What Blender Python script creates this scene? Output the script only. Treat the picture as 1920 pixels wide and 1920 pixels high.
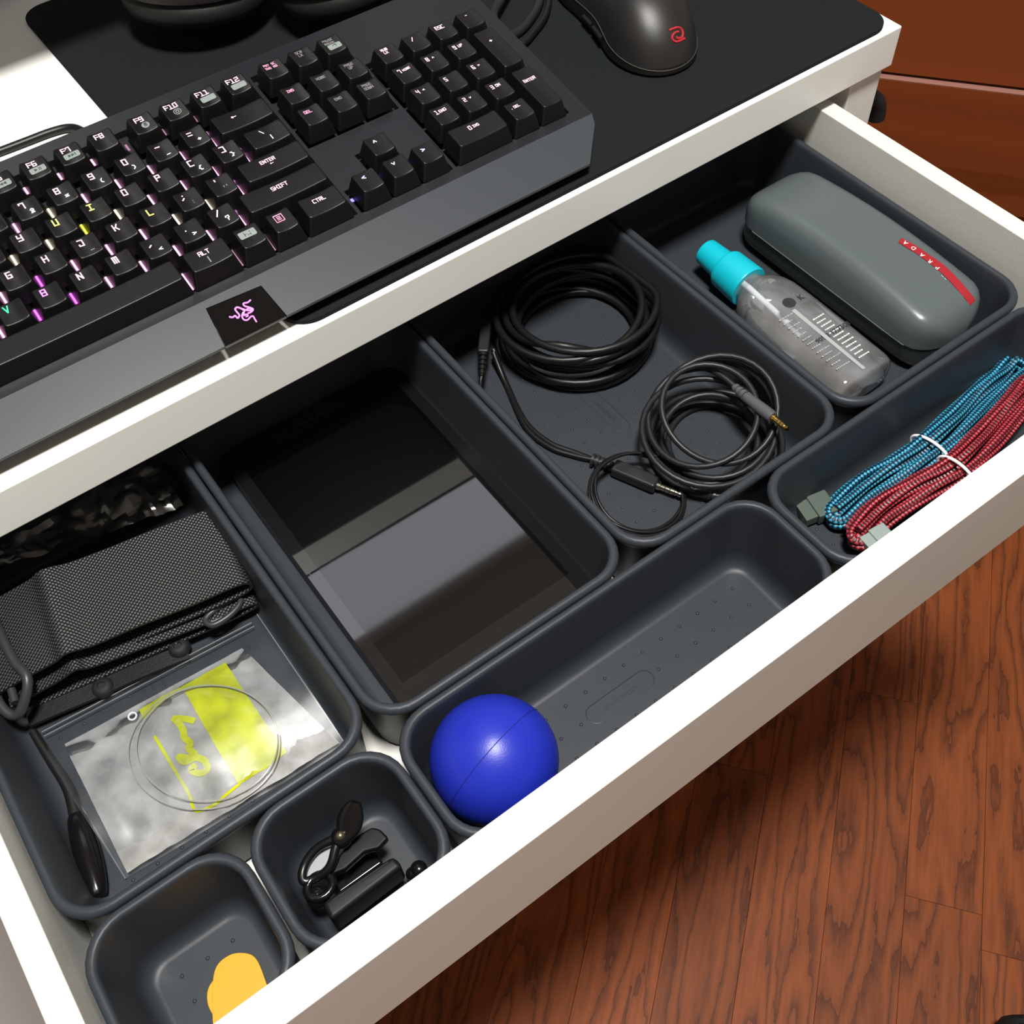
import bpy, bmesh, math, random
from mathutils import Vector, Matrix, Euler, noise as NZ
random.seed(7)
sc = bpy.context.scene
for o in list(bpy.data.objects): bpy.data.objects.remove(o)

# ------------------------------------------------------------------ camera, light, exposure
# The scene is drawn up in millimetres: x runs right along the desk's front edge, y runs back, z = 0 is the rim of the
# organiser bins; the floor lies 684 mm below.
S = .001
FZ = 684.
CAM = Vector((100.717, -128.487, 449.369))
ROT = Euler((0.6125574, 0.0407591, -0.6293271), 'XYZ')
FPX = 1985.62
RM = ROT.to_matrix()

def W(p): return Vector((p[0]*S, p[1]*S, (p[2]+FZ)*S))

cam = bpy.data.cameras.new('camera')
cam.sensor_fit = 'HORIZONTAL'; cam.sensor_width = 36.; cam.lens = 36.*FPX/1920.
cam.clip_start = .01; cam.clip_end = 50
co = bpy.data.objects.new('camera', cam); sc.collection.objects.link(co)
co.location = W(CAM); co.rotation_euler = ROT
sc.camera = co

vs = sc.view_settings
vs.view_transform = 'Standard'; vs.look = 'None'; vs.gamma = 1; vs.use_curve_mapping = False
vs.exposure = 0.0

wd = bpy.data.worlds.new('world'); sc.world = wd; wd.use_nodes = True
wd.node_tree.nodes['Background'].inputs[0].default_value = (.9, .95, 1, 1)
wd.node_tree.nodes['Background'].inputs[1].default_value = .02

la = bpy.data.lights.new('ceiling_lamp_light', 'AREA')
la.shape = 'DISK'; la.size = .30; la.energy = 54; la.color = (1, .975, .93)
lo = bpy.data.objects.new('ceiling_lamp_light', la); sc.collection.objects.link(lo)
lo.location = W((230, -125, 1655))
# ------------------------------------------------------------------ helpers
def at(px, py, z):
    d = RM @ Vector(((px-960.)/FPX, -(py-960.)/FPX, -1.))
    t = (z-CAM.z)/d.z
    return CAM + d*t

def lin(c):
    c = c/255.
    return c/12.92 if c <= .04045 else ((c+.055)/1.055)**2.4
def rgb(r, g, b): return (lin(r), lin(g), lin(b), 1)

MATS = {}
def M(name, col, rough=.5, metal=0., spec=.5, emit=None, es=0., bump=None, var=None, coat=0., trans=0., ior=1.45, alpha=1.):
    if name in MATS: return MATS[name]
    m = bpy.data.materials.new(name); m.use_nodes = True; MATS[name] = m
    nt = m.node_tree; b = nt.nodes['Principled BSDF']
    b.inputs['Base Color'].default_value = rgb(*col)
    b.inputs['Roughness'].default_value = rough; b.inputs['Metallic'].default_value = metal
    b.inputs['Specular IOR Level'].default_value = spec
    b.inputs['Coat Weight'].default_value = coat; b.inputs['Coat Roughness'].default_value = .08
    b.inputs['Transmission Weight'].default_value = trans; b.inputs['IOR'].default_value = ior
    b.inputs['Alpha'].default_value = alpha
    if emit:
        b.inputs['Emission Color'].default_value = rgb(*emit); b.inputs['Emission Strength'].default_value = es
    if bump or var:
        tc = nt.nodes.new('ShaderNodeTexCoord')
    if var:
        n = nt.nodes.new('ShaderNodeTexNoise'); n.inputs['Scale'].default_value = var[0]; n.inputs['Detail'].default_value = 4
        nt.links.new(tc.outputs['Object'], n.inputs['Vector'])
        mx = nt.nodes.new('ShaderNodeMixRGB'); mx.blend_type = 'MIX'
        a = var[1]
        mx.inputs[1].default_value = tuple(x*(1-a) for x in rgb(*col)[:3])+(1,)
        mx.inputs[2].default_value = tuple(min(1, x*(1+a)) for x in rgb(*col)[:3])+(1,)
        nt.links.new(n.outputs['Fac'], mx.inputs[0]); nt.links.new(mx.outputs[0], b.inputs['Base Color'])
    if bump:
        n = nt.nodes.new('ShaderNodeTexNoise'); n.inputs['Scale'].default_value = bump[0]; n.inputs['Detail'].default_value = 3
        nt.links.new(tc.outputs['Object'], n.inputs['Vector'])
        bp = nt.nodes.new('ShaderNodeBump'); bp.inputs['Strength'].default_value = bump[1]; bp.inputs['Distance'].default_value = .0005
        nt.links.new(n.outputs['Fac'], bp.inputs['Height']); nt.links.new(bp.outputs[0], b.inputs['Normal'])
    return m

def link(o): sc.collection.objects.link(o); return o

def build(name, vf, mat, parent=None, local=False, smooth=True, angle=50., uv=None):
    """vf = (verts mm, faces). World mm unless local (then in the parent's own frame)."""
    v, f = vf[0], vf[1]
    if len(vf) > 2 and uv is None: uv = vf[2]
    me = bpy.data.meshes.new(name)
    if local: pts = [Vector(p)*S for p in v]; loc = Vector((0, 0, 0))
    else:
        pts = [W(p) for p in v]
        if parent is not None:
            base = parent['_base']; pts = [p-Vector(base) for p in pts]; loc = Vector((0, 0, 0))
        else:
            lo_ = Vector((min(p.x for p in pts), min(p.y for p in pts), min(p.z for p in pts)))
            hi_ = Vector((max(p.x for p in pts), max(p.y for p in pts), max(p.z for p in pts)))
            loc = Vector(((lo_.x+hi_.x)/2, (lo_.y+hi_.y)/2, lo_.z)); pts = [p-loc for p in pts]
    me.from_pydata([tuple(p) for p in pts], [], f)
    if uv:
        ul = me.uv_layers.new(name='uv')
        for poly in me.polygons:
            for li, vi in zip(poly.loop_indices, poly.vertices): ul.data[li].uv = uv[vi]
    me.materials.append(mat)
    bm = bmesh.new(); bm.from_mesh(me); bmesh.ops.recalc_face_normals(bm, faces=bm.faces); bm.to_mesh(me); bm.free()
    if smooth:
        for p in me.polygons: p.use_smooth = True
        me.set_sharp_from_angle(angle=math.radians(angle))
    o = bpy.data.objects.new(name, me); link(o); o.location = loc
    if smooth and len(v) < 1500:
        wn = o.modifiers.new('weighted_normal', 'WEIGHTED_NORMAL'); wn.keep_sharp = True; wn.weight = 100
    if parent is not None:
        o.parent = parent
        o['_base'] = tuple(parent['_base'])
    else: o['_base'] = tuple(loc)
    return o

def tag(o, label, cat, group=None, kind=None):
    o['label'] = label; o['category'] = cat
    if group: o['group'] = group
    if kind: o['kind'] = kind
    return o
def thing(name, label, cat, loc, group=None):
    o = bpy.data.objects.new(name, None); link(o); o.empty_display_size = .01
    o.location = W(loc); o['_base'] = tuple(W(loc))
    return tag(o, label, cat, group)
def struct(name, vf, mat, parent=None, **k):
    o = build(name, vf, mat, parent, **k); o['kind'] = 'structure'; return o

def join(*vfs):
    V, F, U = [], [], []
    hasuv = all(len(a) > 2 for a in vfs)
    for a in vfs:
        n = len(V); V += list(a[0]); F += [tuple(i+n for i in f) for f in a[1]]
        if hasuv: U += list(a[2])
    return (V, F, U) if hasuv else (V, F)
def xf(vf, mat): return ([mat @ Vector(p) for p in vf[0]],)+tuple(vf[1:])

def box(x0, x1, y0, y1, z0, z1, bevel=0., seg=2):
    bm = bmesh.new(); bmesh.ops.create_cube(bm, size=1)
    for v in bm.verts:
        v.co = Vector((x0 if v.co.x < 0 else x1, y0 if v.co.y < 0 else y1, z0 if v.co.z < 0 else z1))
    if bevel: bmesh.ops.bevel(bm, geom=bm.edges[:], offset=bevel, segments=seg, profile=.5, affect='EDGES')
    bm.verts.ensure_lookup_table()
    r = ([v.co.copy() for v in bm.verts], [tuple(v.index for v in f.verts) for f in bm.faces]); bm.free(); return r

def prism(poly, z0, z1, bevel=0., seg=2):
    """poly: list of (x,y); extruded between z0 and z1"""
    bm = bmesh.new()
    vs_ = [bm.verts.new((p[0], p[1], z0)) for p in poly]
    f = bm.faces.new(vs_)
    r = bmesh.ops.extrude_face_region(bm, geom=[f])
    for v in r['geom']:
        if isinstance(v, bmesh.types.BMVert): v.co.z = z1
    if bevel: bmesh.ops.bevel(bm, geom=bm.edges[:], offset=bevel, segments=seg, profile=.5, affect='EDGES', clamp_overlap=True)
    bm.verts.index_update()
    r = ([v.co.copy() for v in bm.verts], [tuple(v.index for v in f.verts) for f in bm.faces]); bm.free(); return r

def rrect(x0, x1, y0, y1, r, n=6):
    pts = []
    for cx, cy, a0 in ((x1-r, y1-r, 0), (x0+r, y1-r, 90), (x0+r, y0+r, 180), (x1-r, y0+r, 270)):
        for i in range(n+1):
            a = math.radians(a0+90.*i/n); pts.append((cx+r*math.cos(a), cy+r*math.sin(a)))
    return pts

def loft(loops, cap0=True, cap1=True, closed=True):
    V, F = [], []; n = len(loops[0])
    for L in loops: V += [Vector(p) for p in L]
    for k in range(len(loops)-1):
        for i in range(n if closed else n-1):
            j = (i+1) % n
            F.append((k*n+i, k*n+j, (k+1)*n+j, (k+1)*n+i))
    if cap0: F.append(tuple(range(n-1, -1, -1)))
    if cap1: F.append(tuple(range((len(loops)-1)*n, len(loops)*n)))
    return V, F

def smooth_path(pts, per=8, closed=False):
    P = [Vector(p) for p in pts]; out = []; n = len(P)
    rng = range(n if closed else n-1)
    for i in rng:
        if closed: a, b, c, d = P[(i-1) % n], P[i], P[(i+1) % n], P[(i+2) % n]
        else: a, b, c, d = P[max(i-1, 0)], P[i], P[i+1], P[min(i+2, n-1)]
        for k in range(per):
            t = k/per
            out.append(.5*((2*b)+(c-a)*t+(2*a-5*b+4*c-d)*t*t+(3*b-a-3*c+d)*t**3))
    if not closed: out.append(P[-1])
    return out

def tube(path, r, n=10, closed=False, cap=True):
    P = [Vector(p) for p in path]; m = len(P)
    rr = r if callable(r) else (lambda t: r)
    T = []
    for i in range(m):
        a = P[(i-1) % m] if (closed or i > 0) else P[i]
        b = P[(i+1) % m] if (closed or i < m-1) else P[i]
        d = b-a; T.append(d.normalized() if d.length > 1e-9 else Vector((0, 0, 1)))
    u = T[0].orthogonal().normalized(); V, F, U = [], [], []; L = 0.
    for i in range(m):
        if i:
            ax = T[i-1].cross(T[i])
            if ax.length > 1e-9: u = Matrix.Rotation(T[i-1].angle(T[i]), 3, ax) @ u
            u = (u-T[i]*u.dot(T[i])).normalized(); L += (P[i]-P[i-1]).length
        w = T[i].cross(u); R = rr(i/(m-1))
        for k in range(n):
            a = 2*math.pi*k/n; V.append(P[i]+(u*math.cos(a)+w*math.sin(a))*R); U.append((L, k/n if k <= n/2 else 1-k/n))
    for i in range(m if closed else m-1):
        j = (i+1) % m
        for k in range(n):
            q = (k+1) % n; F.append((i*n+k, i*n+q, j*n+q, j*n+k))
    if cap and not closed:
        F.append(tuple(range(n-1, -1, -1))); F.append(tuple(range((m-1)*n, m*n)))
    return V, F, U

def sphere(c, r, seg=24, rings=14, sc3=(1, 1, 1)):
    V, F = [], []; c = Vector(c)
    V.append(c+Vector((0, 0, r*sc3[2])))
    for i in range(1, rings):
        a = math.pi*i/rings
        for k in range(seg):
            b = 2*math.pi*k/seg
            V.append(c+Vector((r*sc3[0]*math.sin(a)*math.cos(b), r*sc3[1]*math.sin(a)*math.sin(b), r*sc3[2]*math.cos(a))))
    V.append(c-Vector((0, 0, r*sc3[2])))
    for k in range(seg): F.append((0, 1+k, 1+(k+1) % seg))
    for i in range(rings-2):
        for k in range(seg):
            q = (k+1) % seg; F.append((1+i*seg+k, 1+(i+1)*seg+k, 1+(i+1)*seg+q, 1+i*seg+q))
    e = len(V)-1
    for k in range(seg): F.append((e, 1+(rings-2)*seg+(k+1) % seg, 1+(rings-2)*seg+k))
    return V, F

def revolve(c, axis, prof, seg=28):
    """prof: list of (distance along axis, radius)"""
    axis = Vector(axis).normalized(); u = axis.orthogonal().normalized(); w = axis.cross(u); c = Vector(c)
    return loft([[c+axis*h+(u*math.cos(2*math.pi*k/seg)+w*math.sin(2*math.pi*k/seg))*r for k in range(seg)] for h, r in prof])

def frame(o, ex, ey):
    ex = Vector(ex).normalized(); ey = Vector(ey); ez = ex.cross(ey).normalized(); ey = ez.cross(ex)
    m = Matrix.Identity(4)
    for i in range(3): m[i][0] = ex[i]; m[i][1] = ey[i]; m[i][2] = ez[i]; m[i][3] = o[i]
    return m

def text(s, size, depth=.0, align='CENTER', res=2, bold=0.):
    cu = bpy.data.curves.new('t', 'FONT'); cu.body = s; cu.offset = bold*size; cu.size = size; cu.extrude = depth; cu.align_x = align; cu.align_y = 'CENTER'; cu.resolution_u = res
    o = bpy.data.objects.new('t', cu); link(o)
    me = bpy.data.meshes.new_from_object(o.evaluated_get(bpy.context.evaluated_depsgraph_get()))
    r = ([v.co.copy() for v in me.vertices], [tuple(p.vertices) for p in me.polygons])
    bpy.data.objects.remove(o); bpy.data.curves.remove(cu); bpy.data.meshes.remove(me); return r

# square stroke lettering on a 2 x 4 grid
GL = {'A': '00 04 24 20|02 22', 'B': '00 04 24 20 00|02 22', 'C': '24 04 00 20', 'D': '00 04 24 20 00', 'E': '24 04 00 20|02 22', 'F': '24 04 00|02 22',
 'G': '24 04 00 20 22 12', 'H': '00 04|02 22|24 20', 'I': '04 24|14 10|00 20', 'J': '04 24 20 00 01', 'K': '00 04|02 12 24|12 20', 'L': '04 00 20', 'M': '00 04 24 20|14 10',
 'N': '00 04 20 24', 'O': '00 04 24 20 00', 'P': '00 04 24 22 02', 'Q': '20 00 04 24 20|11 20', 'R': '00 04 24 22 02|12 20', 'S': '24 04 02 22 20 00', 'T': '04 24|14 10',
 'U': '04 00 20 24', 'V': '04 10 24', 'W': '04 00 20 24|10 13', 'X': '00 24|04 20', 'Y': '04 02 22|24 20 00', 'Z': '04 24 00 20', '0': '00 04 24 20 00', '1': '04 14 10|00 20',
 '2': '04 24 22 02 00 20', '3': '04 24 20 00|02 22', '4': '04 02 22|24 20', '5': '24 04 02 22 20 00', '6': '24 04 00 20 22 02', '7': '03 04 24 20', '8': '00 04 24 20 00|02 22',
 '9': '00 20 24 04 02 22', '-': '02 22', '=': '01 21|03 23', '+': '02 22|11 13', '[': '24 04 00 20', ']': '04 24 20 00', '{': '24 14 13 02 11 10 20', '}': '04 14 13 22 11 10 00', ';': '13 13.1|11 00', ':': '13 13.1|11 11.1',
 "'": '14 13', '"': '04 03|24 23', ',': '11 00', '.': '10 10.1', '/': '00 24', '\\': '04 20', '<': '23 02 21', '>': '03 22 01', '^': '01 13 21', 'v': '03 11 23', '_': '00 20', '(': '24 13 11 20',
 ')': '04 13 11 00', '*': '11 13|01 23|03 21', '&': '20 03 14 23 00 10 22', '|': '10 14', '?': '03 04 24 22 12 11|10 10.1', '<-': '42 02|13 02 11', '!': '14 11|10 10.1', '#': '10 14', '`': '04 13', '~': '02 13 21 22', ' ': ''}
def stroke_text(s, h, wfac=.88, th=None, gap=1.0):
    """flat ribbons in the xy plane, centred; h = letter height"""
    th = th or h*.17; V, F = [], []; x = 0.; ux = h/4*wfac*1.25; uy = h/4
    chars = [s] if s == '<-' else list(s)
    for ch in chars:
        g = GL.get(ch, '')
        for st in [q for q in g.split('|') if q]:
            pts = []
            for t in st.split():
                pts.append(Vector((x+float(t[0])*ux, float(t[1:])*uy, 0)))
            for a, b in zip(pts[:-1], pts[1:]):
                d = (b-a)
                d = d.normalized() if d.length > 1e-6 else Vector((1, 0, 0))
                n = Vector((-d.y, d.x, 0))*th/2; e = d*th/2; k = len(V)
                V += [a-e-n, b+e-n, b+e+n, a-e+n]; F.append((k, k+1, k+2, k+3))
        x += (2*ux if chars != ['<-'] else 4*ux)+gap*ux
    x -= gap*ux
    return [v-Vector((x/2, h/2, 0)) for v in V], F

# ------------------------------------------------------------------ materials
white = M('white_lacquer', (233, 232, 228), .38, bump=(900, .05))
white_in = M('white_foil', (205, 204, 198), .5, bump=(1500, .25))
bin_m = M('charcoal_plastic', (47, 51, 56), .42, spec=.28, bump=(2200, .10))
mat_m = M('mat_cloth', (28, 31, 32), .95, spec=.1, bump=(2600, .7), var=(1500, .25))
rub_m = M('rubber_black', (16, 16, 17), .7)
kb_m = M('keyboard_case_plastic', (26, 28, 32), .38, spec=.42, bump=(3500, .10))
lip_m = M('keyboard_lip_lit', (52, 56, 61), .36, spec=.5, bump=(3500, .08))  # case plastic made paler to paint in the light its steeper tilt catches
kbdark = M('keyboard_recess', (16, 16, 18), .55, bump=(1500, .4), var=(900, .6))
key_m = M('keycap_plastic', (14, 14, 15), .38, spec=.4, bump=(3000, .12), var=(600, .15))
gloss_black = M('gloss_black', (8, 8, 9), .06, spec=.6)
patch_m = M('legend_patch_grey', (128, 137, 134), .45)
ink_m = M('legend_ink_dark', (45, 52, 50), .5)
leg_pink = M('backlit_pink', (230, 180, 205), .4, emit=(255, 196, 228), es=1.15)
leg_dim = M('backlit_rose', (220, 150, 180), .4, emit=(240, 150, 190), es=.75)
leg_yel = M('backlit_yellow', (230, 230, 110), .4, emit=(246, 250, 110), es=1.1)
leg_grn = M('backlit_green', (60, 210, 140), .4, emit=(30, 220, 140), es=.9)
leg_mag = M('backlit_magenta', (230, 120, 220), .4, emit=(250, 130, 240), es=1.1)
leg_wht = M('backlit_white', (230, 230, 240), .4, emit=(225, 225, 240), es=.9)
leg_blu = M('backlit_violet', (200, 200, 255), .4, emit=(190, 190, 255), es=1.6)
leg_gry = M('legend_grey', (130, 128, 130), .5)
bar_glow_pink = M('bar_glow_pink', (200, 140, 180), .4, emit=(255, 165, 225), es=1.9)
bar_glow_mag = M('bar_glow_magenta', (190, 80, 200), .4, emit=(225, 90, 235), es=1.6)
bar_glow_warm = M('bar_glow_warm_white', (220, 210, 190), .4, emit=(255, 232, 200), es=1.7)
bar_glow_yel = M('bar_glow_yellow', (200, 210, 60), .4, emit=(222, 235, 60), es=1.4)
bar_glow_vio = M('bar_glow_violet', (120, 110, 230), .4, emit=(110, 95, 255), es=1.8)
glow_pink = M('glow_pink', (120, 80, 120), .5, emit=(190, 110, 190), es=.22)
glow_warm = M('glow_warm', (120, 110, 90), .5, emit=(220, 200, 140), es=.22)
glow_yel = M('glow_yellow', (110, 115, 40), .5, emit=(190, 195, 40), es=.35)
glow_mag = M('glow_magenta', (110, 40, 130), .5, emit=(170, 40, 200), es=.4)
bar_glow_dim = M('bar_glow_dusky', (120, 90, 110), .5, emit=(170, 110, 150), es=.35)
mouse_m = M('mouse_soft_plastic', (30, 29, 29), .40, spec=.5, bump=(4000, .12))
mouse_side = M('mouse_side_plastic', (14, 14, 14), .5)
red_print = M('red_print', (168, 36, 46), .5)
cable_m = M('cable_pvc', (17, 17, 18), .40, spec=.4)
cable_grey = M('cable_grey_pvc', (27, 28, 30), .42, spec=.4)
grip_grey = M('plug_grip_grey', (74, 77, 80), .5)
gold = M('gold_plate', (222, 184, 96), .2, 1.)
silver = M('silver_plate', (200, 196, 182), .18, 1.)
pad_white = M('pad_white', (150, 153, 156), .6)
tie_m = M('white_tie', (236, 236, 240), .5)
usb_m = M('usb_shell_greygreen', (72, 82, 75), .45, .0)
usb_light = M('usb_shell_light', (140, 152, 147), .35, .2)
teal = M('teal_plastic', (14, 172, 190), .35, spec=.5)
case_lid = M('case_grey_plastic', (80, 88, 90), .30, spec=.5, bump=(2600, .06))
case_base = M('case_base_plastic', (48, 53, 55), .35, spec=.5)
white_print = M('white_print', (228, 228, 228), .6)
grey_print = M('grey_print', (150, 152, 154), .6)
dark_print = M('dark_print', (34, 34, 38), .6)
blue_m = M('blue_foam', (28, 42, 158), .36, spec=.45, bump=(1500, .12))
seam_m = M('seam_dark_blue', (16, 26, 120), .6)
yellow_m = M('yellow_pick', (206, 148, 6), .45)
buckle_m = M('buckle_plastic', (46, 48, 50), .38)
leather_m = M('black_leather', (14, 14, 15), .5, bump=(900, .3))
tool_m = M('tool_gloss_black', (14, 13, 14), .16)
scr_m = M('tablet_screen', (3, 3, 5), .045, spec=.5, ior=1.95)
bez_m = M('tablet_bezel', (16, 16, 18), .03, spec=.5, ior=2.05)
tab_side = M('tablet_side', (30, 30, 34), .3)
logo_dim = M('tablet_logo', (62, 63, 66), .4)
lime = M('lime_print', (198, 206, 14), .5)
pinkedge = M('raw_edge_pink', (148, 104, 92), .7)
dark_gap = M('shadow_gap', (20, 12, 8), .8)
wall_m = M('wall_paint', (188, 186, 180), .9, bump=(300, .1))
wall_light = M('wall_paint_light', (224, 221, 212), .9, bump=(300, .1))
ceil_m = M('ceiling_paint', (236, 236, 233), .95)
phone_m = M('headphone_plastic', (24, 22, 22), .45)
cush_m = M('headphone_cushion', (18, 17, 16), .6, bump=(700, .3))

def film(name, tint, base=.04, rough=.12, haze=0., hz=(200, 200, 200)):
    m = bpy.data.materials.new(name); m.use_nodes = True; nt = m.node_tree; nt.nodes.clear()
    out = nt.nodes.new('ShaderNodeOutputMaterial'); tr = nt.nodes.new('ShaderNodeBsdfTransparent'); tr.inputs[0].default_value = rgb(*tint)
    gl = nt.nodes.new('ShaderNodeBsdfGlossy'); gl.inputs['Roughness'].default_value = rough
    lw = nt.nodes.new('ShaderNodeFresnel'); lw.inputs['IOR'].default_value = 1.5
    mx = nt.nodes.new('ShaderNodeMixShader')
    ad = nt.nodes.new('ShaderNodeMath'); ad.operation = 'ADD'; ad.inputs[1].default_value = base; ad.use_clamp = True
    nt.links.new(lw.outputs[0], ad.inputs[0]); nt.links.new(ad.outputs[0], mx.inputs[0])
    last = tr.outputs[0]
    if haze:
        df = nt.nodes.new('ShaderNodeBsdfTranslucent' if False else 'ShaderNodeBsdfDiffuse'); df.inputs[0].default_value = rgb(*hz)
        m2 = nt.nodes.new('ShaderNodeMixShader')
        tc = nt.nodes.new('ShaderNodeTexCoord'); n = nt.nodes.new('ShaderNodeTexNoise'); n.inputs['Scale'].default_value = 60; n.inputs['Detail'].default_value = 4
        nt.links.new(tc.outputs['Object'], n.inputs['Vector'])
        rp = nt.nodes.new('ShaderNodeMapRange'); rp.inputs[1].default_value = .3; rp.inputs[2].default_value = .7; rp.inputs[3].default_value = haze*.5; rp.inputs[4].default_value = haze*1.3
        nt.links.new(n.outputs['Fac'], rp.inputs[0]); nt.links.new(rp.outputs[0], m2.inputs[0])
        nt.links.new(tr.outputs[0], m2.inputs[1]); nt.links.new(df.outputs[0], m2.inputs[2]); last = m2.outputs[0]
    nt.links.new(last, mx.inputs[1]); nt.links.new(gl.outputs[0], mx.inputs[2]); nt.links.new(mx.outputs[0], out.inputs[0])
    return m
film_bag = film('clear_film', (235, 236, 238), .08, .14)
film_zip = film('zip_film', (236, 238, 240), -.02, .3, .03, (170, 175, 180))
film_cello = film('cellophane_film', (225, 225, 225), .05, .2, .5, (205, 204, 202))
film_lime = film('lime_film', (205, 212, 20), .04, .15, .78, (200, 206, 20))

def wood(name, cols, ring=9., stretch=.09, dist=3.2, rough=.42, fine=.5):
    """grain runs along the object's local x"""
    m = bpy.data.materials.new(name); m.use_nodes = True; nt = m.node_tree; b = nt.nodes['Principled BSDF']
    tc = nt.nodes.new('ShaderNodeTexCoord'); oi = nt.nodes.new('ShaderNodeObjectInfo')
    ml = nt.nodes.new('ShaderNodeMath'); ml.operation = 'MULTIPLY'; ml.inputs[1].default_value = 37.
    nt.links.new(oi.outputs['Random'], ml.inputs[0])
    mp = nt.nodes.new('ShaderNodeMapping'); mp.inputs['Scale'].default_value = (stretch*10, 14, 14)
    av = nt.nodes.new('ShaderNodeVectorMath'); av.operation = 'ADD'
    nt.links.new(tc.outputs['Object'], mp.inputs[0]); nt.links.new(mp.outputs[0], av.inputs[0]); nt.links.new(ml.outputs[0], av.inputs[1])
    n1 = nt.nodes.new('ShaderNodeTexNoise'); n1.inputs['Scale'].default_value = 1.0; n1.inputs['Detail'].default_value = 2.2; n1.inputs['Roughness'].default_value = .5
    nt.links.new(av.outputs[0], n1.inputs['Vector'])
    mr = nt.nodes.new('ShaderNodeMath'); mr.operation = 'MULTIPLY'; mr.inputs[1].default_value = ring
    n3 = nt.nodes.new('ShaderNodeTexNoise'); n3.inputs['Scale'].default_value = 1.; n3.inputs['Detail'].default_value = 2
    mp3 = nt.nodes.new('ShaderNodeMapping'); mp3.inputs['Scale'].default_value = (40, 190, 190)
    nt.links.new(tc.outputs['Object'], mp3.inputs[0]); nt.links.new(mp3.outputs[0], n3.inputs['Vector'])
    jg = nt.nodes.new('ShaderNodeMath'); jg.operation = 'MULTIPLY_ADD'; jg.inputs[1].default_value = .055
    nt.links.new(n3.outputs['Fac'], jg.inputs[0]); nt.links.new(n1.outputs['Fac'], jg.inputs[2])
    nt.links.new(jg.outputs[0], mr.inputs[0])
    fr = nt.nodes.new('ShaderNodeMath'); fr.operation = 'FRACT'; nt.links.new(mr.outputs[0], fr.inputs[0])
    r1 = nt.nodes.new('ShaderNodeValToRGB')
    r1.color_ramp.elements[0].position = 0; r1.color_ramp.elements[0].color = (.42, .42, .42, 1)
    r1.color_ramp.elements[1].position = 1; r1.color_ramp.elements[1].color = (.75, .75, .75, 1)
    e = r1.color_ramp.elements.new(.22); e.color = (.72, .72, .72, 1)
    e = r1.color_ramp.elements.new(.6); e.color = (1, 1, 1, 1)
    nt.links.new(fr.outputs[0], r1.inputs[0])
    n2 = nt.nodes.new('ShaderNodeTexNoise'); n2.inputs['Scale'].default_value = 1.; n2.inputs['Detail'].default_value = 5
    mp2 = nt.nodes.new('ShaderNodeMapping'); mp2.inputs['Scale'].default_value = (12, 420, 420)
    nt.links.new(tc.outputs['Object'], mp2.inputs[0]); nt.links.new(mp2.outputs[0], n2.inputs['Vector'])
    mx = nt.nodes.new('ShaderNodeMath'); mx.operation = 'MULTIPLY_ADD'; mx.inputs[1].default_value = fine; mx.inputs[2].default_value = 1-fine*.5
    nt.links.new(n2.outputs['Fac'], mx.inputs[0])
    m3 = nt.nodes.new('ShaderNodeMath'); m3.operation = 'MULTIPLY'; nt.links.new(r1.outputs[0], m3.inputs[0]); nt.links.new(mx.outputs[0], m3.inputs[1])
    cr = nt.nodes.new('ShaderNodeValToRGB')
    cr.color_ramp.elements[0].color = rgb(*cols[0]); cr.color_ramp.elements[0].position = .25
    cr.color_ramp.elements[1].color = rgb(*cols[1]); cr.color_ramp.elements[1].position = 1.
    nt.links.new(m3.outputs[0], cr.inputs[0])
    hv = nt.nodes.new('ShaderNodeHueSaturation')
    mr2 = nt.nodes.new('ShaderNodeMapRange'); mr2.inputs[3].default_value = .82; mr2.inputs[4].default_value = 1.15
    nt.links.new(oi.outputs['Random'], mr2.inputs[0]); nt.links.new(mr2.outputs[0], hv.inputs['Value']); nt.links.new(cr.outputs[0], hv.inputs['Color'])
    nt.links.new(hv.outputs[0], b.inputs['Base Color']); b.inputs['Roughness'].default_value = rough; b.inputs['Specular IOR Level'].default_value = .3
    bp = nt.nodes.new('ShaderNodeBump'); bp.inputs['Strength'].default_value = .12; bp.inputs['Distance'].default_value = .0005
    nt.links.new(m3.outputs[0], bp.inputs['Height']); nt.links.new(bp.outputs[0], b.inputs['Normal'])
    return m
oak = wood('oak_plank', ((62, 26, 9), (142, 74, 33)), ring=13., stretch=.2, rough=.6)
cherry = wood('cherry_veneer', ((92, 42, 17), (118, 58, 27)), ring=3., stretch=.05, rough=.36, fine=.35)

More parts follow.
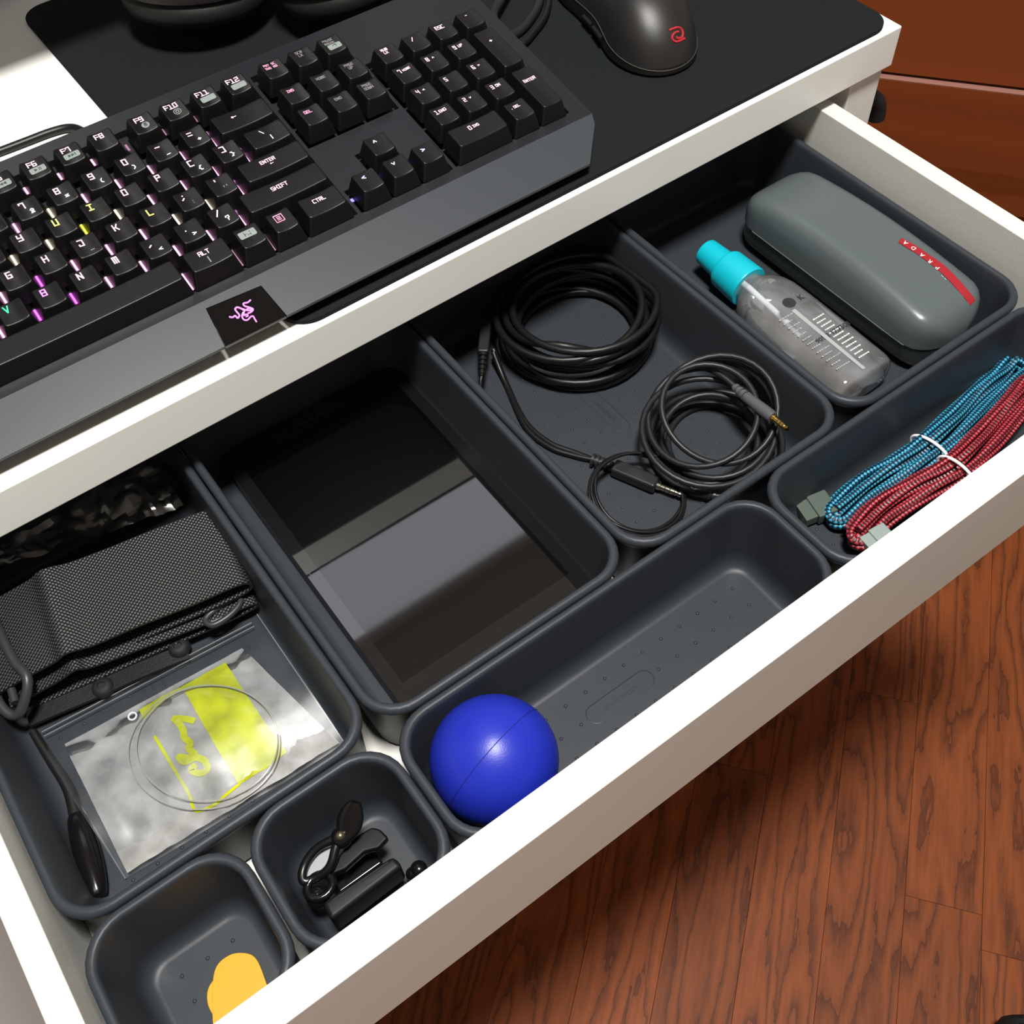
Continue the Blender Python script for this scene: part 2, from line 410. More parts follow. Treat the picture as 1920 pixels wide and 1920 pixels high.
def weave(name, ca, cb, pu, pv, rough=.5, bump=.8, diag=False):
    m = bpy.data.materials.new(name); m.use_nodes = True; nt = m.node_tree; b = nt.nodes['Principled BSDF']
    uvn = nt.nodes.new('ShaderNodeUVMap'); sp = nt.nodes.new('ShaderNodeSeparateXYZ'); nt.links.new(uvn.outputs[0], sp.inputs[0])
    def mth(op, a, b_=None):
        n = nt.nodes.new('ShaderNodeMath'); n.operation = op
        for i, q in enumerate((a, b_)):
            if q is None: continue
            if isinstance(q, (int, float)): n.inputs[i].default_value = q
            else: nt.links.new(q, n.inputs[i])
        return n.outputs[0]
    u = mth('MULTIPLY', sp.outputs[0], 2*math.pi/pu); v = mth('MULTIPLY', sp.outputs[1], 2*math.pi/pv)
    if diag: a = mth('ADD', u, v); c = mth('SUBTRACT', u, v)
    else: a = u; c = v
    s = mth('MULTIPLY', mth('SINE', a), mth('SINE', c))
    h = mth('MULTIPLY_ADD', s, .5); nt.nodes[-1].inputs[2].default_value = .5
    cr = nt.nodes.new('ShaderNodeValToRGB')
    cr.color_ramp.elements[0].color = rgb(*ca); cr.color_ramp.elements[0].position = .45
    cr.color_ramp.elements[1].color = rgb(*cb); cr.color_ramp.elements[1].position = .85
    nt.links.new(h, cr.inputs[0]); nt.links.new(cr.outputs[0], b.inputs['Base Color'])
    b.inputs['Roughness'].default_value = rough
    bp = nt.nodes.new('ShaderNodeBump'); bp.inputs['Strength'].default_value = bump; bp.inputs['Distance'].default_value = .0006
    nt.links.new(h, bp.inputs['Height']); nt.links.new(bp.outputs[0], b.inputs['Normal'])
    return m
web_m = weave('strap_webbing', (14, 14, 15), (62, 62, 63), 2.5, 2.3, .42, .9)
braid_blue = weave('blue_braid', (6, 36, 58), (62, 160, 192), 4.6, .5, .4, .8, True)
braid_red = weave('red_braid', (66, 5, 14), (188, 62, 74), 4.6, .5, .4, .8, True)

# ------------------------------------------------------------------ room
RA = math.radians(38.3)
RS = Vector((math.cos(RA), math.sin(RA), 0)); RT = Vector((-math.sin(RA), math.cos(RA), 0))
def room(s0, s1, t0, t1, z0, z1, bevel=0):
    v, f = box(s0, s1, t0, t1, z0, z1, bevel)
    return [RS*p.x+RT*p.y+Vector((0, 0, p.z)) for p in v], f
s0, s1, t0, t1 = -1900, 2100, -2300, 1400
CH = 1700
floor = struct('floor', room(s0, s1, t0, t1, -FZ-60, -FZ-8), M('subfloor', (60, 30, 18), .8))
struct('ceiling', room(s0, s1, t0, t1, CH, CH+60), ceil_m)
struct('wall_right', room(s1, s1+60, t0, t1, -FZ-60, CH+60), wall_m)
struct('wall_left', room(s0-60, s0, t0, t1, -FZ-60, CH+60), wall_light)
struct('wall_back', room(s0, s1, t1, t1+60, -FZ-60, CH+60), wall_m)
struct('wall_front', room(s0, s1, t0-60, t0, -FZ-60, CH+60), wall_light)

# planks: 76 mm boards along the room's s direction; each an object lying along its own x axis
def plank(sa, sb, ta, tb):
    g = .12
    v, f = box(0, sb-sa-2*g, 0, tb-ta-2*g, 0, 8, .25, 1)
    o = build('plank', (v, f), oak, None, local=True)
    o.parent = floor
    o.rotation_euler = (0, 0, RA)
    p = W(RS*(sa+g)+RT*(ta+g)+Vector((0, 0, -FZ-8)))
    o.location = p-Vector(floor['_base']); return o
rp = random.Random(5)
k = -3
while True:
    ta = -274-76.2*(k+1); tb = ta+76.2
    if ta < -1100: break
    if k < -3: pass
    ss = -500+rp.uniform(-300, 0)
    joints = [ss]
    if k == 3: joints = [-600, 354]
    while joints[-1] < s1-60:
        joints.append(min(joints[-1]+rp.uniform(900, 1700), s1-1))
    for a, b in zip(joints[:-1], joints[1:]):
        if b-a > 5: plank(a, b, ta, tb)
    k += 1
def rest(ta_, tb_): return box(0, s1-s0-4, ta_, tb_, 0, 8)
struct_rest = build('floorboards', join(rest(t0+2, ta+76.2-.4), rest(-274+76.2*3, t1-2)), oak, floor, local=True)
struct_rest.rotation_euler = (0, 0, RA); struct_rest.location = W(RS*(s0+2)+Vector((0, 0, -FZ-8)))-Vector(floor['_base'])
struct_rest['kind'] = 'stuff'

# ------------------------------------------------------------------ desk with its open drawer
DZ, DB = 57., 28.8          # top and underside of the desktop
DX0, DX1, DY0, DY1 = -432., 679.7, 261.2, 764.
desk = thing('desk', 'white desk with its wide front drawer pulled open', 'desk', (120, 505, -FZ))
build('desktop', box(DX0, DX1, DY0, DY1, DB, DZ, 1.1, 3), white, desk)
build('side_panel', box(645, 675, DY0+3, DY1-6, -FZ, DB, 1.0), white, desk)
build('side_panel', box(-45, -15.5, DY0+3, DY1-6, -FZ, DB, 1.0), white, desk)
build('side_panel', box(-425, -396, DY0+3, DY1-6, -FZ, DB, 1.0), white, desk)
build('cabinet_floor', box(-396, -45, DY0+6, DY1-24, -FZ+60, -FZ+78, .5), white, desk)
door_ = build('cabinet_door', box(-64, -47, DY0-352, DY0+1.5, -FZ+70, DB-4, 1.0), white, desk)
build('back_panel', box(-15.5, 645, DY1-24, DY1-8, -260, DB, .5), white, desk)
build('under_shelf', box(-15.5, 645, DY0+8, DY1-24, -86, -72, .5), white, desk)
FT = 27.4; ST = 20.          # drawer front top, drawer side top
drawer = build('drawer', box(-1, 618.5, 3.4, 440, -60, -51.5, .3), white_in, desk)
build('front_panel', box(-40, 668, -13.0, 3.2, -53.5-6, FT, 1.3, 3), white, drawer)
build('side_wall', box(618.6, 631.2, 3.5, 440, -64, ST, .9), white_in, drawer)
build('side_wall', box(-13.6, -1.2, 3.5, 440, -64, ST, .9), white_in, drawer)
build('back_wall', box(-1, 618.5, 440.5, 452, -64, ST, .6), white_in, drawer)

# desk mat
mp = rrect(227, 675.5, 264.6, 658, 17, 8)
deskmat = tag(build('desk_mat', prism(mp, DZ, DZ+3, .5), mat_m), 'black cloth mat with rounded corners lying under the keyboard and mouse', 'desk mat')
MZ = DZ+3

# ------------------------------------------------------------------ organiser bins
def bin_mesh(x0, x1, y0, y1):
    R = 21.
    prof = [(6.5, -50.6, 15), (5.2, -50.2, 16), (4.3, -48.5, 17), (1.9, -6, 20), (.4, -5.2, 21), (.0, -3.8, 21), (.05, -2.0, 21), (.8, -.6, 20.5), (2.0, 0, 19.5), (3.4, 0, 18.5), (4.4, -.7, 17.7), (4.9, -2.2, 17.3), (5.2, -6, 17),
            (7.6, -38, 15), (8.6, -43.5, 14), (10.4, -47, 12.5), (12.6, -48.7, 10.5), (15, -49.2, 9)]
    loops = []
    for i, z, r in prof:
        loops.append([(p[0], p[1], z) for p in rrect(x0+i, x1-i, y0+i, y1-i, r, 7)])
    return loft(loops)
def dots_mesh(x0, x1, y0, y1, hole=None):
    V, F = [], []
    cx, cy = (x0+x1)/2, (y0+y1)/2; p = 12.7
    nx = int((x1-x0-30)/2/p); ny = int((y1-y0-30)/2/p)
    for i in range(-nx, nx+1):
        for j in range(-ny, ny+1):
            x, y = cx+i*p, cy+j*p
            if hole and hole(x, y): continue
            a = sphere((x, y, -49.3), 1.05, 8, 6, (1, 1, .75)); n = len(V); V += a[0]; F += [tuple(q+n for q in f) for f in a[1]]
    return V, F
def make_bin(x0, x1, y0, y1, label, plaque=True, along='x'):
    e = .35
    b = build('organizer_bin', bin_mesh(x0+e, x1-e, y0+e, y1-e), bin_m)
    tag(b, label, 'drawer bin', 'charcoal organizer bins fitted side by side in the drawer')
    cx, cy = (x0+x1)/2, (y0+y1)/2
    hl, hw = (21, 5.2)
    def hole(x, y):
        if not plaque: return False
        return (abs(x-cx) < hl+3 and abs(y-cy) < hw+2) if along == 'x' else (abs(y-cy) < hl+3 and abs(x-cx) < hw+2)
    d = build('grip_dots', dots_mesh(x0, x1, y0, y1, hole), bin_m, b); d['kind'] = 'stuff'
    if plaque:
        out = rrect(-hl, hl, -hw, hw, hw-.01, 8)
        fm = frame((cx, cy, -49.2), (1, 0, 0) if along == 'x' else (0, -1, 0), (0, 1, 0) if along == 'x' else (1, 0, 0))
        ring = tube([(p[0], p[1], 0) for p in out], .32, 6, True)
        q = build('oval_plaque', xf((ring[0], ring[1]), fm), bin_m, b)
        t = xf(text('madesmart', 4.6, .18), fm @ Matrix.Translation((0, -.2, .1)))
        build('embossed_name', t, bin_m, q)
    return b
BY1 = 312.
u = 76.2
make_bin(0, 2*u, u, BY1, 'large charcoal bin holding the black strap and the clear zip bag', along='y')
make_bin(2*u, 4*u, u, BY1, 'large charcoal bin holding the black glass tablet', along='y')
make_bin(4*u, 6*u, u, BY1, 'large charcoal bin holding coiled black audio cables', along='y')
make_bin(6*u, 8*u, u, BY1, 'large charcoal bin holding the grey glasses case and spray bottle', along='y')
make_bin(0, u, 3.6, u, 'small square charcoal bin holding a yellow guitar pick', plaque=False)
make_bin(u, 2*u, 3.6, u, 'small square charcoal bin holding the clip-on tuner', plaque=False)
make_bin(2*u, 5*u, 3.6, u, 'long narrow charcoal bin holding the blue ball')
make_bin(5*u, 8*u, 3.6, u, 'long narrow charcoal bin holding the blue and red braided cables')
BF = -49.2

# ------------------------------------------------------------------ keyboard
KO = Vector((304.41, 380.61, 104.88)); KYAW, KPIT = -.00568, .17576
KE = Euler((KPIT, 0, KYAW), 'XYZ'); KR = KE.to_matrix()
KB = KO-KR @ Vector((0, 0, 13))
kb = thing('keyboard', 'black backlit mechanical keyboard with pink glowing legends on the desk mat', 'keyboard', KB)
kb.rotation_euler = KE
def kl(px, py, z):
    """pixel -> keyboard-local point on the plane local z"""
    d = RM @ Vector(((px-960.)/FPX, -(py-960.)/FPX, -1.)); n = KR @ Vector((0, 0, 1)); o = KB+n*z
    t = (o-CAM).dot(n)/d.dot(n); q = CAM+d*t-KB; return KR.transposed() @ q
KN = 19.05
FR = 1.2242
def kx(u_): return (u_-15.75)*KN
HOLES = [(-303, -12.6, -84, 36), (-10.6, 49.0, -29.5, 36), (-10.6, 49.0, -84.6, -66.4), (8.2, 30, -66.4, -47), (51.2, 130.6, -84, 10.8)]
def inhole(x, y): return any(a < x < b and c < y < d for a, b, c, d in HOLES)
def case_mesh():
    X = sorted({-312, 141.5, *[h[0] for h in HOLES], *[h[1] for h in HOLES]}); Y = sorted({-91.5, 49.5, *[h[2] for h in HOLES], *[h[3] for h in HOLES]})
    V, F = [], []
    def quad(*p): n = len(V); V.extend(Vector(q) for q in p); F.append((n, n+1, n+2, n+3))
    H = {}
    for i in range(len(X)-1):
        for j in range(len(Y)-1):
            H[i, j] = -2.5 if inhole((X[i]+X[i+1])/2, (Y[j]+Y[j+1])/2) else 2.
    for (i, j), h in H.items():
        quad((X[i], Y[j], h), (X[i+1], Y[j], h), (X[i+1], Y[j+1], h), (X[i], Y[j+1], h))
        for di, dj in ((1, 0), (0, 1)):
            o = H.get((i+di, j+dj))
            if o is not None and o != h:
                if di: quad((X[i+1], Y[j], h), (X[i+1], Y[j+1], h), (X[i+1], Y[j+1], o), (X[i+1], Y[j], o))
                else: quad((X[i], Y[j+1], h), (X[i+1], Y[j+1], h), (X[i+1], Y[j+1], o), (X[i], Y[j+1], o))
    # outer skirt and underside
    x0, x1, y0, y1 = X[0], X[-1], Y[0], Y[-1]; zb = -13.8
    outer = [(x0, y0), (x1, y0), (x1, y1), (x0, y1)]
    for a, b in zip(outer, outer[1:]+outer[:1]):
        quad((a[0], a[1], 2), (b[0], b[1], 2), (b[0], b[1], zb if a[1] < 0 and b[1] < 0 else zb), (a[0], a[1], zb))
    quad((x0, y0, zb), (x1, y0, zb), (x1, y1, zb), (x0, y1, zb))
    # weld
    bm = bmesh.new(); vs_ = [bm.verts.new(v) for v in V]
    for f in F: bm.faces.new([vs_[i] for i in f])
    bmesh.ops.remove_doubles(bm, verts=bm.verts, dist=.01); bm.verts.index_update()
    r = ([v.co.copy() for v in bm.verts], [tuple(v.index for v in f.verts) for f in bm.faces]); bm.free(); return r
case = build('case', case_mesh(), kb_m, kb, local=True, angle=20)
rec = [box(a+.3, b-.3, c+.3, d-.3, -2.45, -2.2) for a, b, c, d in HOLES]
build('switch_plate', join(*rec), kbdark, kb, local=True)
# feet
def foot(x): return build('foot', box(x-18, x+18, 30, 44, -38.6, -14, 1), rub_m, kb, local=True)
foot(-250); foot(100)
# sloped front lip, split left and right of the glossy badge
zl = lambda y: 2.05+(y+92)*.18
def lip(poly):
    top = [(x, y, zl(y)) for x, y in poly]; bot = [(x, y, zl(y)-1.8) for x, y in poly]
    return loft([bot, top])
bl = [kl(389, 583, -.5), kl(489, 537, 1), kl(536, 589, -1.2), kl(421, 645, -1.2)]
bx = [p.x for p in bl]; by = [p.y for p in bl]
YF = -118.5
LX0, LX1, LX2, LX3 = -145.6, -104.8, -74.6, -119.  # badge corners, filled in below
tl, tr, br, bl_ = (-112.5, -103.2), (-71.8, -103.2), (-74.0, YF), (-112.0, YF)
tl = (bl[0].x, bl[0].y); tr = (bl[1].x, bl[1].y); br = (bl[2].x, YF); bl_ = (bl[3].x, YF)
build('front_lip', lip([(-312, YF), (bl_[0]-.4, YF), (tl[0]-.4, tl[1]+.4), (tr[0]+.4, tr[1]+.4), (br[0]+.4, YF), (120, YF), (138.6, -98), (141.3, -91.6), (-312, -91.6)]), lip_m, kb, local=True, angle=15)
pl = [tl, tr, br, bl_]
badge = build('badge_plate', xf(lip([(p[0], p[1]) for p in pl]), Matrix.Translation((0, 0, -.25))), gloss_black, kb, local=True)
# three-snake emblem: three curling ribbons about a centre
def emblem():
    arms = []
    def q(x, y):
        z = zl(-110)
        for _ in range(4): p_ = kl(380+x*180/1920., 520+y*180/1920., z); z = zl(p_.y)-.1
        return p_
    A = [(960, 450), (905, 500), (815, 525), (840, 575), (930, 600), (1010, 640), (960, 700), (900, 720)]
    B = [(1080, 895), (1040, 830), (1010, 780), (960, 790), (900, 850), (830, 850), (790, 790), (800, 720), (830, 690)]
    C_ = [(530, 790), (600, 800), (650, 770), (700, 815), (735, 760), (690, 700), (650, 640), (690, 600), (780, 630), (850, 680)]
    D = [(880, 640), (940, 620), (985, 640), (930, 665), (850, 650), (780, 625)]
    E2 = [(860, 790), (905, 770), (880, 740), (820, 760), (830, 700)]
    vfs = []
    for a, w in ((A, .42), (B, .42), (C_, .45), (D, .4), (E2, .4)):
        path = smooth_path([q(*p) for p in a], 5)
        t = tube(path, w, 6); vfs.append((t[0], t[1]))
    return join(*vfs)
build('emblem', emblem(), leg_mag, badge, local=True)

def cap_mesh(w, h, wide_tall=False):
    """keycap w x h units; bottom z 2.6, top about 13"""
    bw, bh = w*KN-1.1, h*KN-1.1; tw, th_ = w*KN-7.0, h*KN-6.0; ys = .9
    zb, zt = 2.6, 13.
    nx = 6 if w < 1.9 else 10; ny = 4 if h < 1.9 else 8
    V, F = [], []
    def ring(wd, ht, z, dy, r):
        pts = rrect(-wd/2, wd/2, -ht/2+dy, ht/2+dy, r, 2); return [Vector((p[0], p[1], z(p[0], p[1]) if callable(z) else z)) for p in pts]
    dish = lambda x, y: zt-.9+.9*min(1, (abs(x)/(tw/2))**2) if h < 1.9 else zt-.6+.6*min(1, (abs(x)/(tw/2))**2)
    dl = lambda x, y: dish(x, y)-.55
    loops = [ring(bw, bh, zb, 0, 1.2), ring(tw+1.1, th_+1.1, lambda x, y: dl(x, y), ys, 1.4), ring(tw+.3, th_+.3, lambda x, y: dish(x, y)-.12, ys, 1.3), ring(tw-.6, th_-.6, lambda x, y: dish(x, y)-.02, ys, 1.1)]
    # denser front/back edges so the dish shows
    def dens(L):
        out = []
        for i in range(len(L)):
            a, b = L[i], L[(i+1) % len(L)]; out.append(a)
            if (b-a).length > 5:
                for k_ in range(1, 6): out.append(a.lerp(b, k_/6))
        return out
    L0 = [dens(L) for L in loops]
    for L, fz in zip(L0[1:], (-.55, -.12, -.02)):
        for p in L: p.z = dish(p.x, p.y)+fz
    V, F = loft(L0, True, False)
    n = len(L0[0]); b0 = len(V)-n
    # top: fan of quads towards a shrunk ring, then centre
    prev = b0; last = L0[-1]
    for s in (.66, .33):
        k0 = len(V)
        for p in last:
            x, y = p.x*s, (p.y-ys)*s+ys; V.append(Vector((x, y, dish(x, y))))
        for i in range(n): F.append((prev+i, prev+(i+1) % n, k0+(i+1) % n, k0+i))
        prev = k0
    c = len(V); V.append(Vector((0, ys, dish(0, ys))))
    for i in range(n): F.append((prev+i, prev+(i+1) % n, c))
    return V, F
CAPS = {}
def keycap(uc, r, w=1., h=1., legs=(), yc=None):
    y = -r*KN if r >= 0 else FR*KN
    if yc is not None: y = yc
    k_ = (w, h)
    if k_ not in CAPS:
        o = build('keycap', cap_mesh(w, h), key_m, kb, local=True, angle=50); CAPS[k_] = o
    else:
        o = CAPS[k_].copy(); link(o); o.parent = kb
    o.location = Vector((kx(uc), y, 0))*S
    zt = 12.35
    for (kind, s, lx, ly, hh, m_) in legs:
        if kind == 't': vf = stroke_text(s, hh)
        elif kind == 'patch':
            ww, h2 = s; vf = prism(rrect(-ww/2, ww/2, -h2/2, h2/2, .9, 4), -.12, .06)
        elif kind == 'disc': vf = prism([(s*math.cos(a*math.pi/10), s*math.sin(a*math.pi/10)) for a in range(20)], -.12, .06)
        elif kind == 'ring':
            vf = tube([(s*math.cos(a*math.pi/12), s*math.sin(a*math.pi/12), 0) for a in range(24)], .28, 5, True)[:2]
        elif kind == 'tri':
            V_, F_ = [], []
            for q, dx in enumerate(s):
                nn = len(V_)
                if dx[0] == 'r': V_ += [Vector((dx[1]-.8, -1, 0)), Vector((dx[1]+.9, 0, 0)), Vector((dx[1]-.8, 1, 0))]; F_.append((nn, nn+1, nn+2))
                if dx[0] == 'l': V_ += [Vector((dx[1]+.8, -1, 0)), Vector((dx[1]-.9, 0, 0)), Vector((dx[1]+.8, 1, 0))]; F_.append((nn, nn+1, nn+2))
                if dx[0] == 'b': V_ += [Vector((dx[1]-.2, -1, 0)), Vector((dx[1]+.2, -1, 0)), Vector((dx[1]+.2, 1, 0)), Vector((dx[1]-.2, 1, 0))]; F_.append((nn, nn+1, nn+2, nn+3))
            vf = V_, F_
        elif kind == 'moon':
            vf = prism([(1.2*math.cos(a), 1.2*math.sin(a)) for a in [math.radians(-60+240*i/10+0) for i in range(11)]]+[(.35+.95*math.cos(a), .35+.95*math.sin(a)) for a in [math.radians(170-220*i/8) for i in range(9)]], 0, .05)
        elif kind == 'box':
            a = s; vf = join(tube([(-a, -a, 0), (a, -a, 0), (a, a, 0), (-a, a, 0)], .3, 4, True)[:2], tube([(-a*.5, -a*.4, 0), (a*.5, -a*.4, 0)], .25, 4)[:2], tube([(-a*.5, .1, 0), (a*.5, .1, 0)], .25, 4)[:2], tube([(-a*.5, a*.5, 0), (a*.5, a*.5, 0)], .25, 4)[:2])
        tw = w*KN-7.0
        zo = (.32 if h > 1.9 else 0)+(.5 if m_ is DK or (kind == 't' and s in ('-', '--')) else 0)
        V2 = [Vector((p[0]+lx, p[1]+ly+.9, (p[2] if len(p) > 2 else 0)+zo+12.16+.9*min(1, (abs(p[0]+lx)/(tw/2))**2))) for p in vf[0]]
        l = build('legend' if kind not in ('patch', 'disc') else 'legend_patch', (V2, vf[1]), m_, o, local=True, smooth=False)
    return o
P_, Y_, G_, MG, WH, VI, GR, RO, DK = leg_pink, leg_yel, leg_grn, leg_mag, leg_wht, leg_blu, leg_gry, leg_dim, ink_m
def T(s, lx=-1.9, ly=2.9, h=3.9, m=P_): return ('t', s, lx, ly, h, m)
def T2(s, m=GR): return ('t', s, 1.4, -2.4, 2.9, m)
# function row
patch = ('patch', (8.6, 4.2), .6, -1.6, 0, patch_m)
def icon(*a): return ('tri', a, .6, -1.6, 0, DK)
FT_ = lambda s: T(s, -.8, 3.5, 3.2)
frow = [(0.5, 'ESC', ()), (2.65, 'F1', (patch,)), (3.65, 'F2', (patch,)), (4.65, 'F3', (patch,)), (5.65, 'F4', ()), (7.28, 'F5', (patch, icon(('l', 1), ('l', -.8)))), (8.28, 'F6', (patch, icon(('r', -1), ('b', .8), ('b', 1.6)))), (9.28, 'F7', (patch, icon(('r', -1.2), ('r', .6), ('b', 1.9)))), (10.28, 'F8', ()),
        (11.5, 'F9', (('disc', 2.2, .8, -1.6, 0, patch_m), ('t', 'M', .8, -1.6, 2.1, DK))), (12.5, 'F10', (('ring', 2.0, .8, -1.6, 0, patch_m), ('ring', .9, .8, -1.6, 0, patch_m))), (13.5, 'F11', (patch, ('t', '-', .6, -1.6, 1.4, GR))), (14.5, 'F12', (patch, ('t', '--', .6, -1.6, 1.4, GR)))]
for uc, s, ex in frow: keycap(uc, -1, legs=(FT_(s),)+ex)
num = [('`', '~'), ('1', '!'), ('2', ''), ('3', '#'), ('4', ''), ('5', ''), ('6', '^'), ('7', '&'), ('8', '*'), ('9', '('), ('0', ')'), ('-', '_'), ('=', '+')]
for i, (a, b) in enumerate(num): keycap(.5+i, 0, legs=(T(a), T2(b, WH)) if b else (T(a),))
keycap(14, 0, 2, legs=(('t', '<-', -4, 2.2, 2.4, P_),))
keycap(.75, 1, 1.5, legs=(T('TAB', -3, 3, 2.4),))
for i, a in enumerate('QWERTYUIOP'): keycap(2+i, 1, legs=(T(a, m=Y_ if a in 'UI' else P_),))
keycap(12, 1, legs=(T('['), T2('{', WH))); keycap(13, 1, legs=(T(']'), T2('}', WH)))
keycap(14.25, 1, 1.5, legs=(T('\\', -1.8, 3.2, 2.6, WH), T2('|', WH)))
keycap(.875, 2, 1.75, legs=(T('CAPS', -3, 3, 2.4),))
for i, a in enumerate('ASDFGHJKL'): keycap(2.25+i, 2, legs=(T(a, m=Y_ if a == 'L' else P_),)+((T2('_'),) if a == 'J' else ()))
keycap(11.25, 2, legs=(T(';'), T2(':'))); keycap(12.25, 2, legs=(T("'"), T2('"')))
keycap(13.875, 2, 2.25, legs=(('t', 'ENTER', -2.2, 2.6, 2.2, P_), ('t', '<-', -1, -.2, 1.6, P_)))
keycap(1.125, 3, 2.25, legs=(('t', 'SHIFT', -5, 2.8, 2.3, P_),))
for i, a in enumerate('ZXCVBNM'): keycap(2.75+i, 3, legs=(T(a, m={'V': G_, 'B': MG}.get(a, P_)),))
keycap(9.75, 3, legs=(T(','), T2('<', WH))); keycap(10.75, 3, legs=(T('.'), T2('>', WH))); keycap(11.75, 3, legs=(T('/'), T2('?', WH)))
keycap(13.625, 3, 2.75, legs=(('t', 'SHIFT', -1.2, 2.4, 2.4, P_),))
for uc, w, s in ((.75, 1.5, 'CTRL'), (2, 1, ''), (3.25, 1.5, 'ALT')): keycap(uc, 4, w, legs=(('t', s, 0, 2.8, 2.4, P_),) if s else ())
keycap(7, 4, 6)
keycap(10.75, 4, 1.5, legs=(('t', 'ALT', -1.0, 2.8, 2.6, P_), ('t', '|', -.6, -2.4, 3.6, GR)))
keycap(12, 4, legs=(('patch', (9.4, 4.8), -.4, 1.6, 0, patch_m), ('t', 'FN', -.4, 1.6, 2.3, DK)))
keycap(13, 4, legs=(('box', 2.3, -.6, 2.2, 0, leg_dim),))
keycap(14.25, 4, 1.5, legs=(('t', 'CTRL', -.4, 2.4, 2.3, P_),))
# navigation cluster
def two(a, b, m, h=2.0): return (('t', a, -.8, 4.2, h, m), ('t', b, -.8, 1.6, h, m))
keycap(15.75, -1, legs=two('PRT SC', 'SYS RQ', RO, 1.5)); keycap(16.75, -1, legs=two('SCR', 'LK', GR, 1.8))
keycap(17.75, -1, legs=two('PAUSE', 'BREAK', GR, 1.6)+(('patch', (8.2, 4.2), .6, -2, 0, patch_m), ('moon', 0, .6, -2, 0, DK)))
keycap(15.75, 0, legs=(('t', 'INS', -1.2, 3.4, 1.8, RO),)); keycap(16.75, 0, legs=(('t', 'HOME', -.6, 3.4, 1.8, GR),)); keycap(17.75, 0, legs=two('PAGE', 'UP', GR, 1.8))
keycap(15.75, 1, legs=(('t', 'DEL', -1.2, 3.4, 2.0, RO),)); keycap(16.75, 1, legs=(('t', 'END', -.8, 3.4, 1.8, GR),)); keycap(17.75, 1, legs=two('PAGE', 'DOWN', GR, 1.8))
keycap(16.75, 3, legs=(('t', '^', -1, 3.2, 3, WH),)); keycap(16.75, 4, legs=(('t', 'v', -1, 3, 3, WH),))
keycap(15.75, 4, legs=(('t', '<', -1, 3.0, 3.2, VI),)); keycap(17.75, 4, legs=(('t', '>', -1, 3.0, 3.2, VI),))
# number pad
keycap(19, 0, legs=two('NUM', 'LK', P_, 1.8)); keycap(20, 0, legs=(('t', '/', -1, 3, 2.8, P_),)); keycap(21, 0, legs=(('t', 'ESC', -1, 3.2, 2.5, P_),)); keycap(22, 0, legs=(('t', '-', -1, 3.2, 2.0, P_),))
pad = [('7', 'HOME'), ('8', '^'), ('9', 'UP'), ('4', '<'), ('5', ''), ('6', '>'), ('1', 'END'), ('2', 'v'), ('3', 'DN')]
for i, (a, b) in enumerate(pad):
    keycap(19+i % 3, 1+i//3, legs=(('t', a, -3, 3.2, 2.7, P_),)+((('t', b, .9 if len(b) < 4 else 1.6, 3.3, 1.9 if len(b) < 4 else 1.5, P_),) if b else ()))
keycap(19.5, 4, 2, legs=(('t', '0', -3.2, 3, 2.6, P_), ('t', 'INS', .8, 3, 1.7, P_))); keycap(21, 4, legs=(('t', '.', -3.4, 3.2, 2.4, P_), ('t', 'DEL', .4, 3, 1.7, P_)))
keycap(22, 1.5, 1, 2, legs=(('t', '+', -.6, 6.5, 2.8, P_),), yc=-1.5*KN); keycap(22, 3.5, 1, 2, legs=(('t', 'ENTER', -.4, 6.5, 2.0, P_),), yc=-3.5*KN)

# glowing bars painting in backlight reflected between the keys (main block, towards the right of the view)
glow_bar_src = {}
def glow_bar(uc, r, m_, ln=8.5, dy=2.0, w=1.3, zz=1.6):
    y = (-r*KN if r >= 0 else FR*KN)+dy
    key = (m_.name, ln, w)
    if key not in glow_bar_src:
        o = build('backlight_glow', box(-w/2, w/2, -ln/2, ln/2, 0, .5), m_, kb, local=True, smooth=False); glow_bar_src[key] = o
    else: o = glow_bar_src[key].copy(); link(o); o.parent = kb
    o.location = Vector((kx(uc), y, zz))*S
rl = random.Random(3)
rows = {-1: [6.78, 7.78, 8.78, 9.78, 10.85, 12, 13], 0: [float(i) for i in range(4, 14)], 1: [3.5+i for i in range(11)], 2: [3.75+i for i in range(10)], 3: [3.25+i for i in range(10)]}
warm = {(0, 8), (1, 7.5), (1, 9.5), (2, 10.75), (2, 11.75), (1, 6.5)}; yel = {(1, 8.5)}; mag = {(2, 6.75), (3, 7.25), (3, 6.25)}
for r, us in rows.items():
    for uc in us:
        m_ = bar_glow_warm if (r, uc) in warm else bar_glow_yel if (r, uc) in yel else bar_glow_mag if (r, uc) in mag else bar_glow_pink
        if r == -1 and uc > 10: m_ = bar_glow_dim
        glow_bar(uc, r, m_, 7.6 if r >= 0 else 5.0, 2.0 if r >= 0 else 0.)
    gm = {'bar_glow_warm_white': glow_warm, 'bar_glow_yellow': glow_yel, 'bar_glow_magenta': glow_mag}.get(m_.name, glow_pink)
    if m_ is not bar_glow_dim: glow_bar(uc, r, gm, 5.5, 9.2 if r >= 0 else 6.2, 2.6, 1.2)
for uc in (10.0, 11.5, 12.5): glow_bar(uc, 4, bar_glow_dim if uc > 10 else bar_glow_pink, 12, 0, .8)
for uc, r in ((15.22, 4), (16.25, 3.6), (17.25, 3.6)): glow_bar(uc, r, bar_glow_vio, 2.2, 2, 1.6)
for uc in (7.3, 8.3): glow_bar(uc, -.35, bar_glow_yel, 4, -2, 2.2, .5)

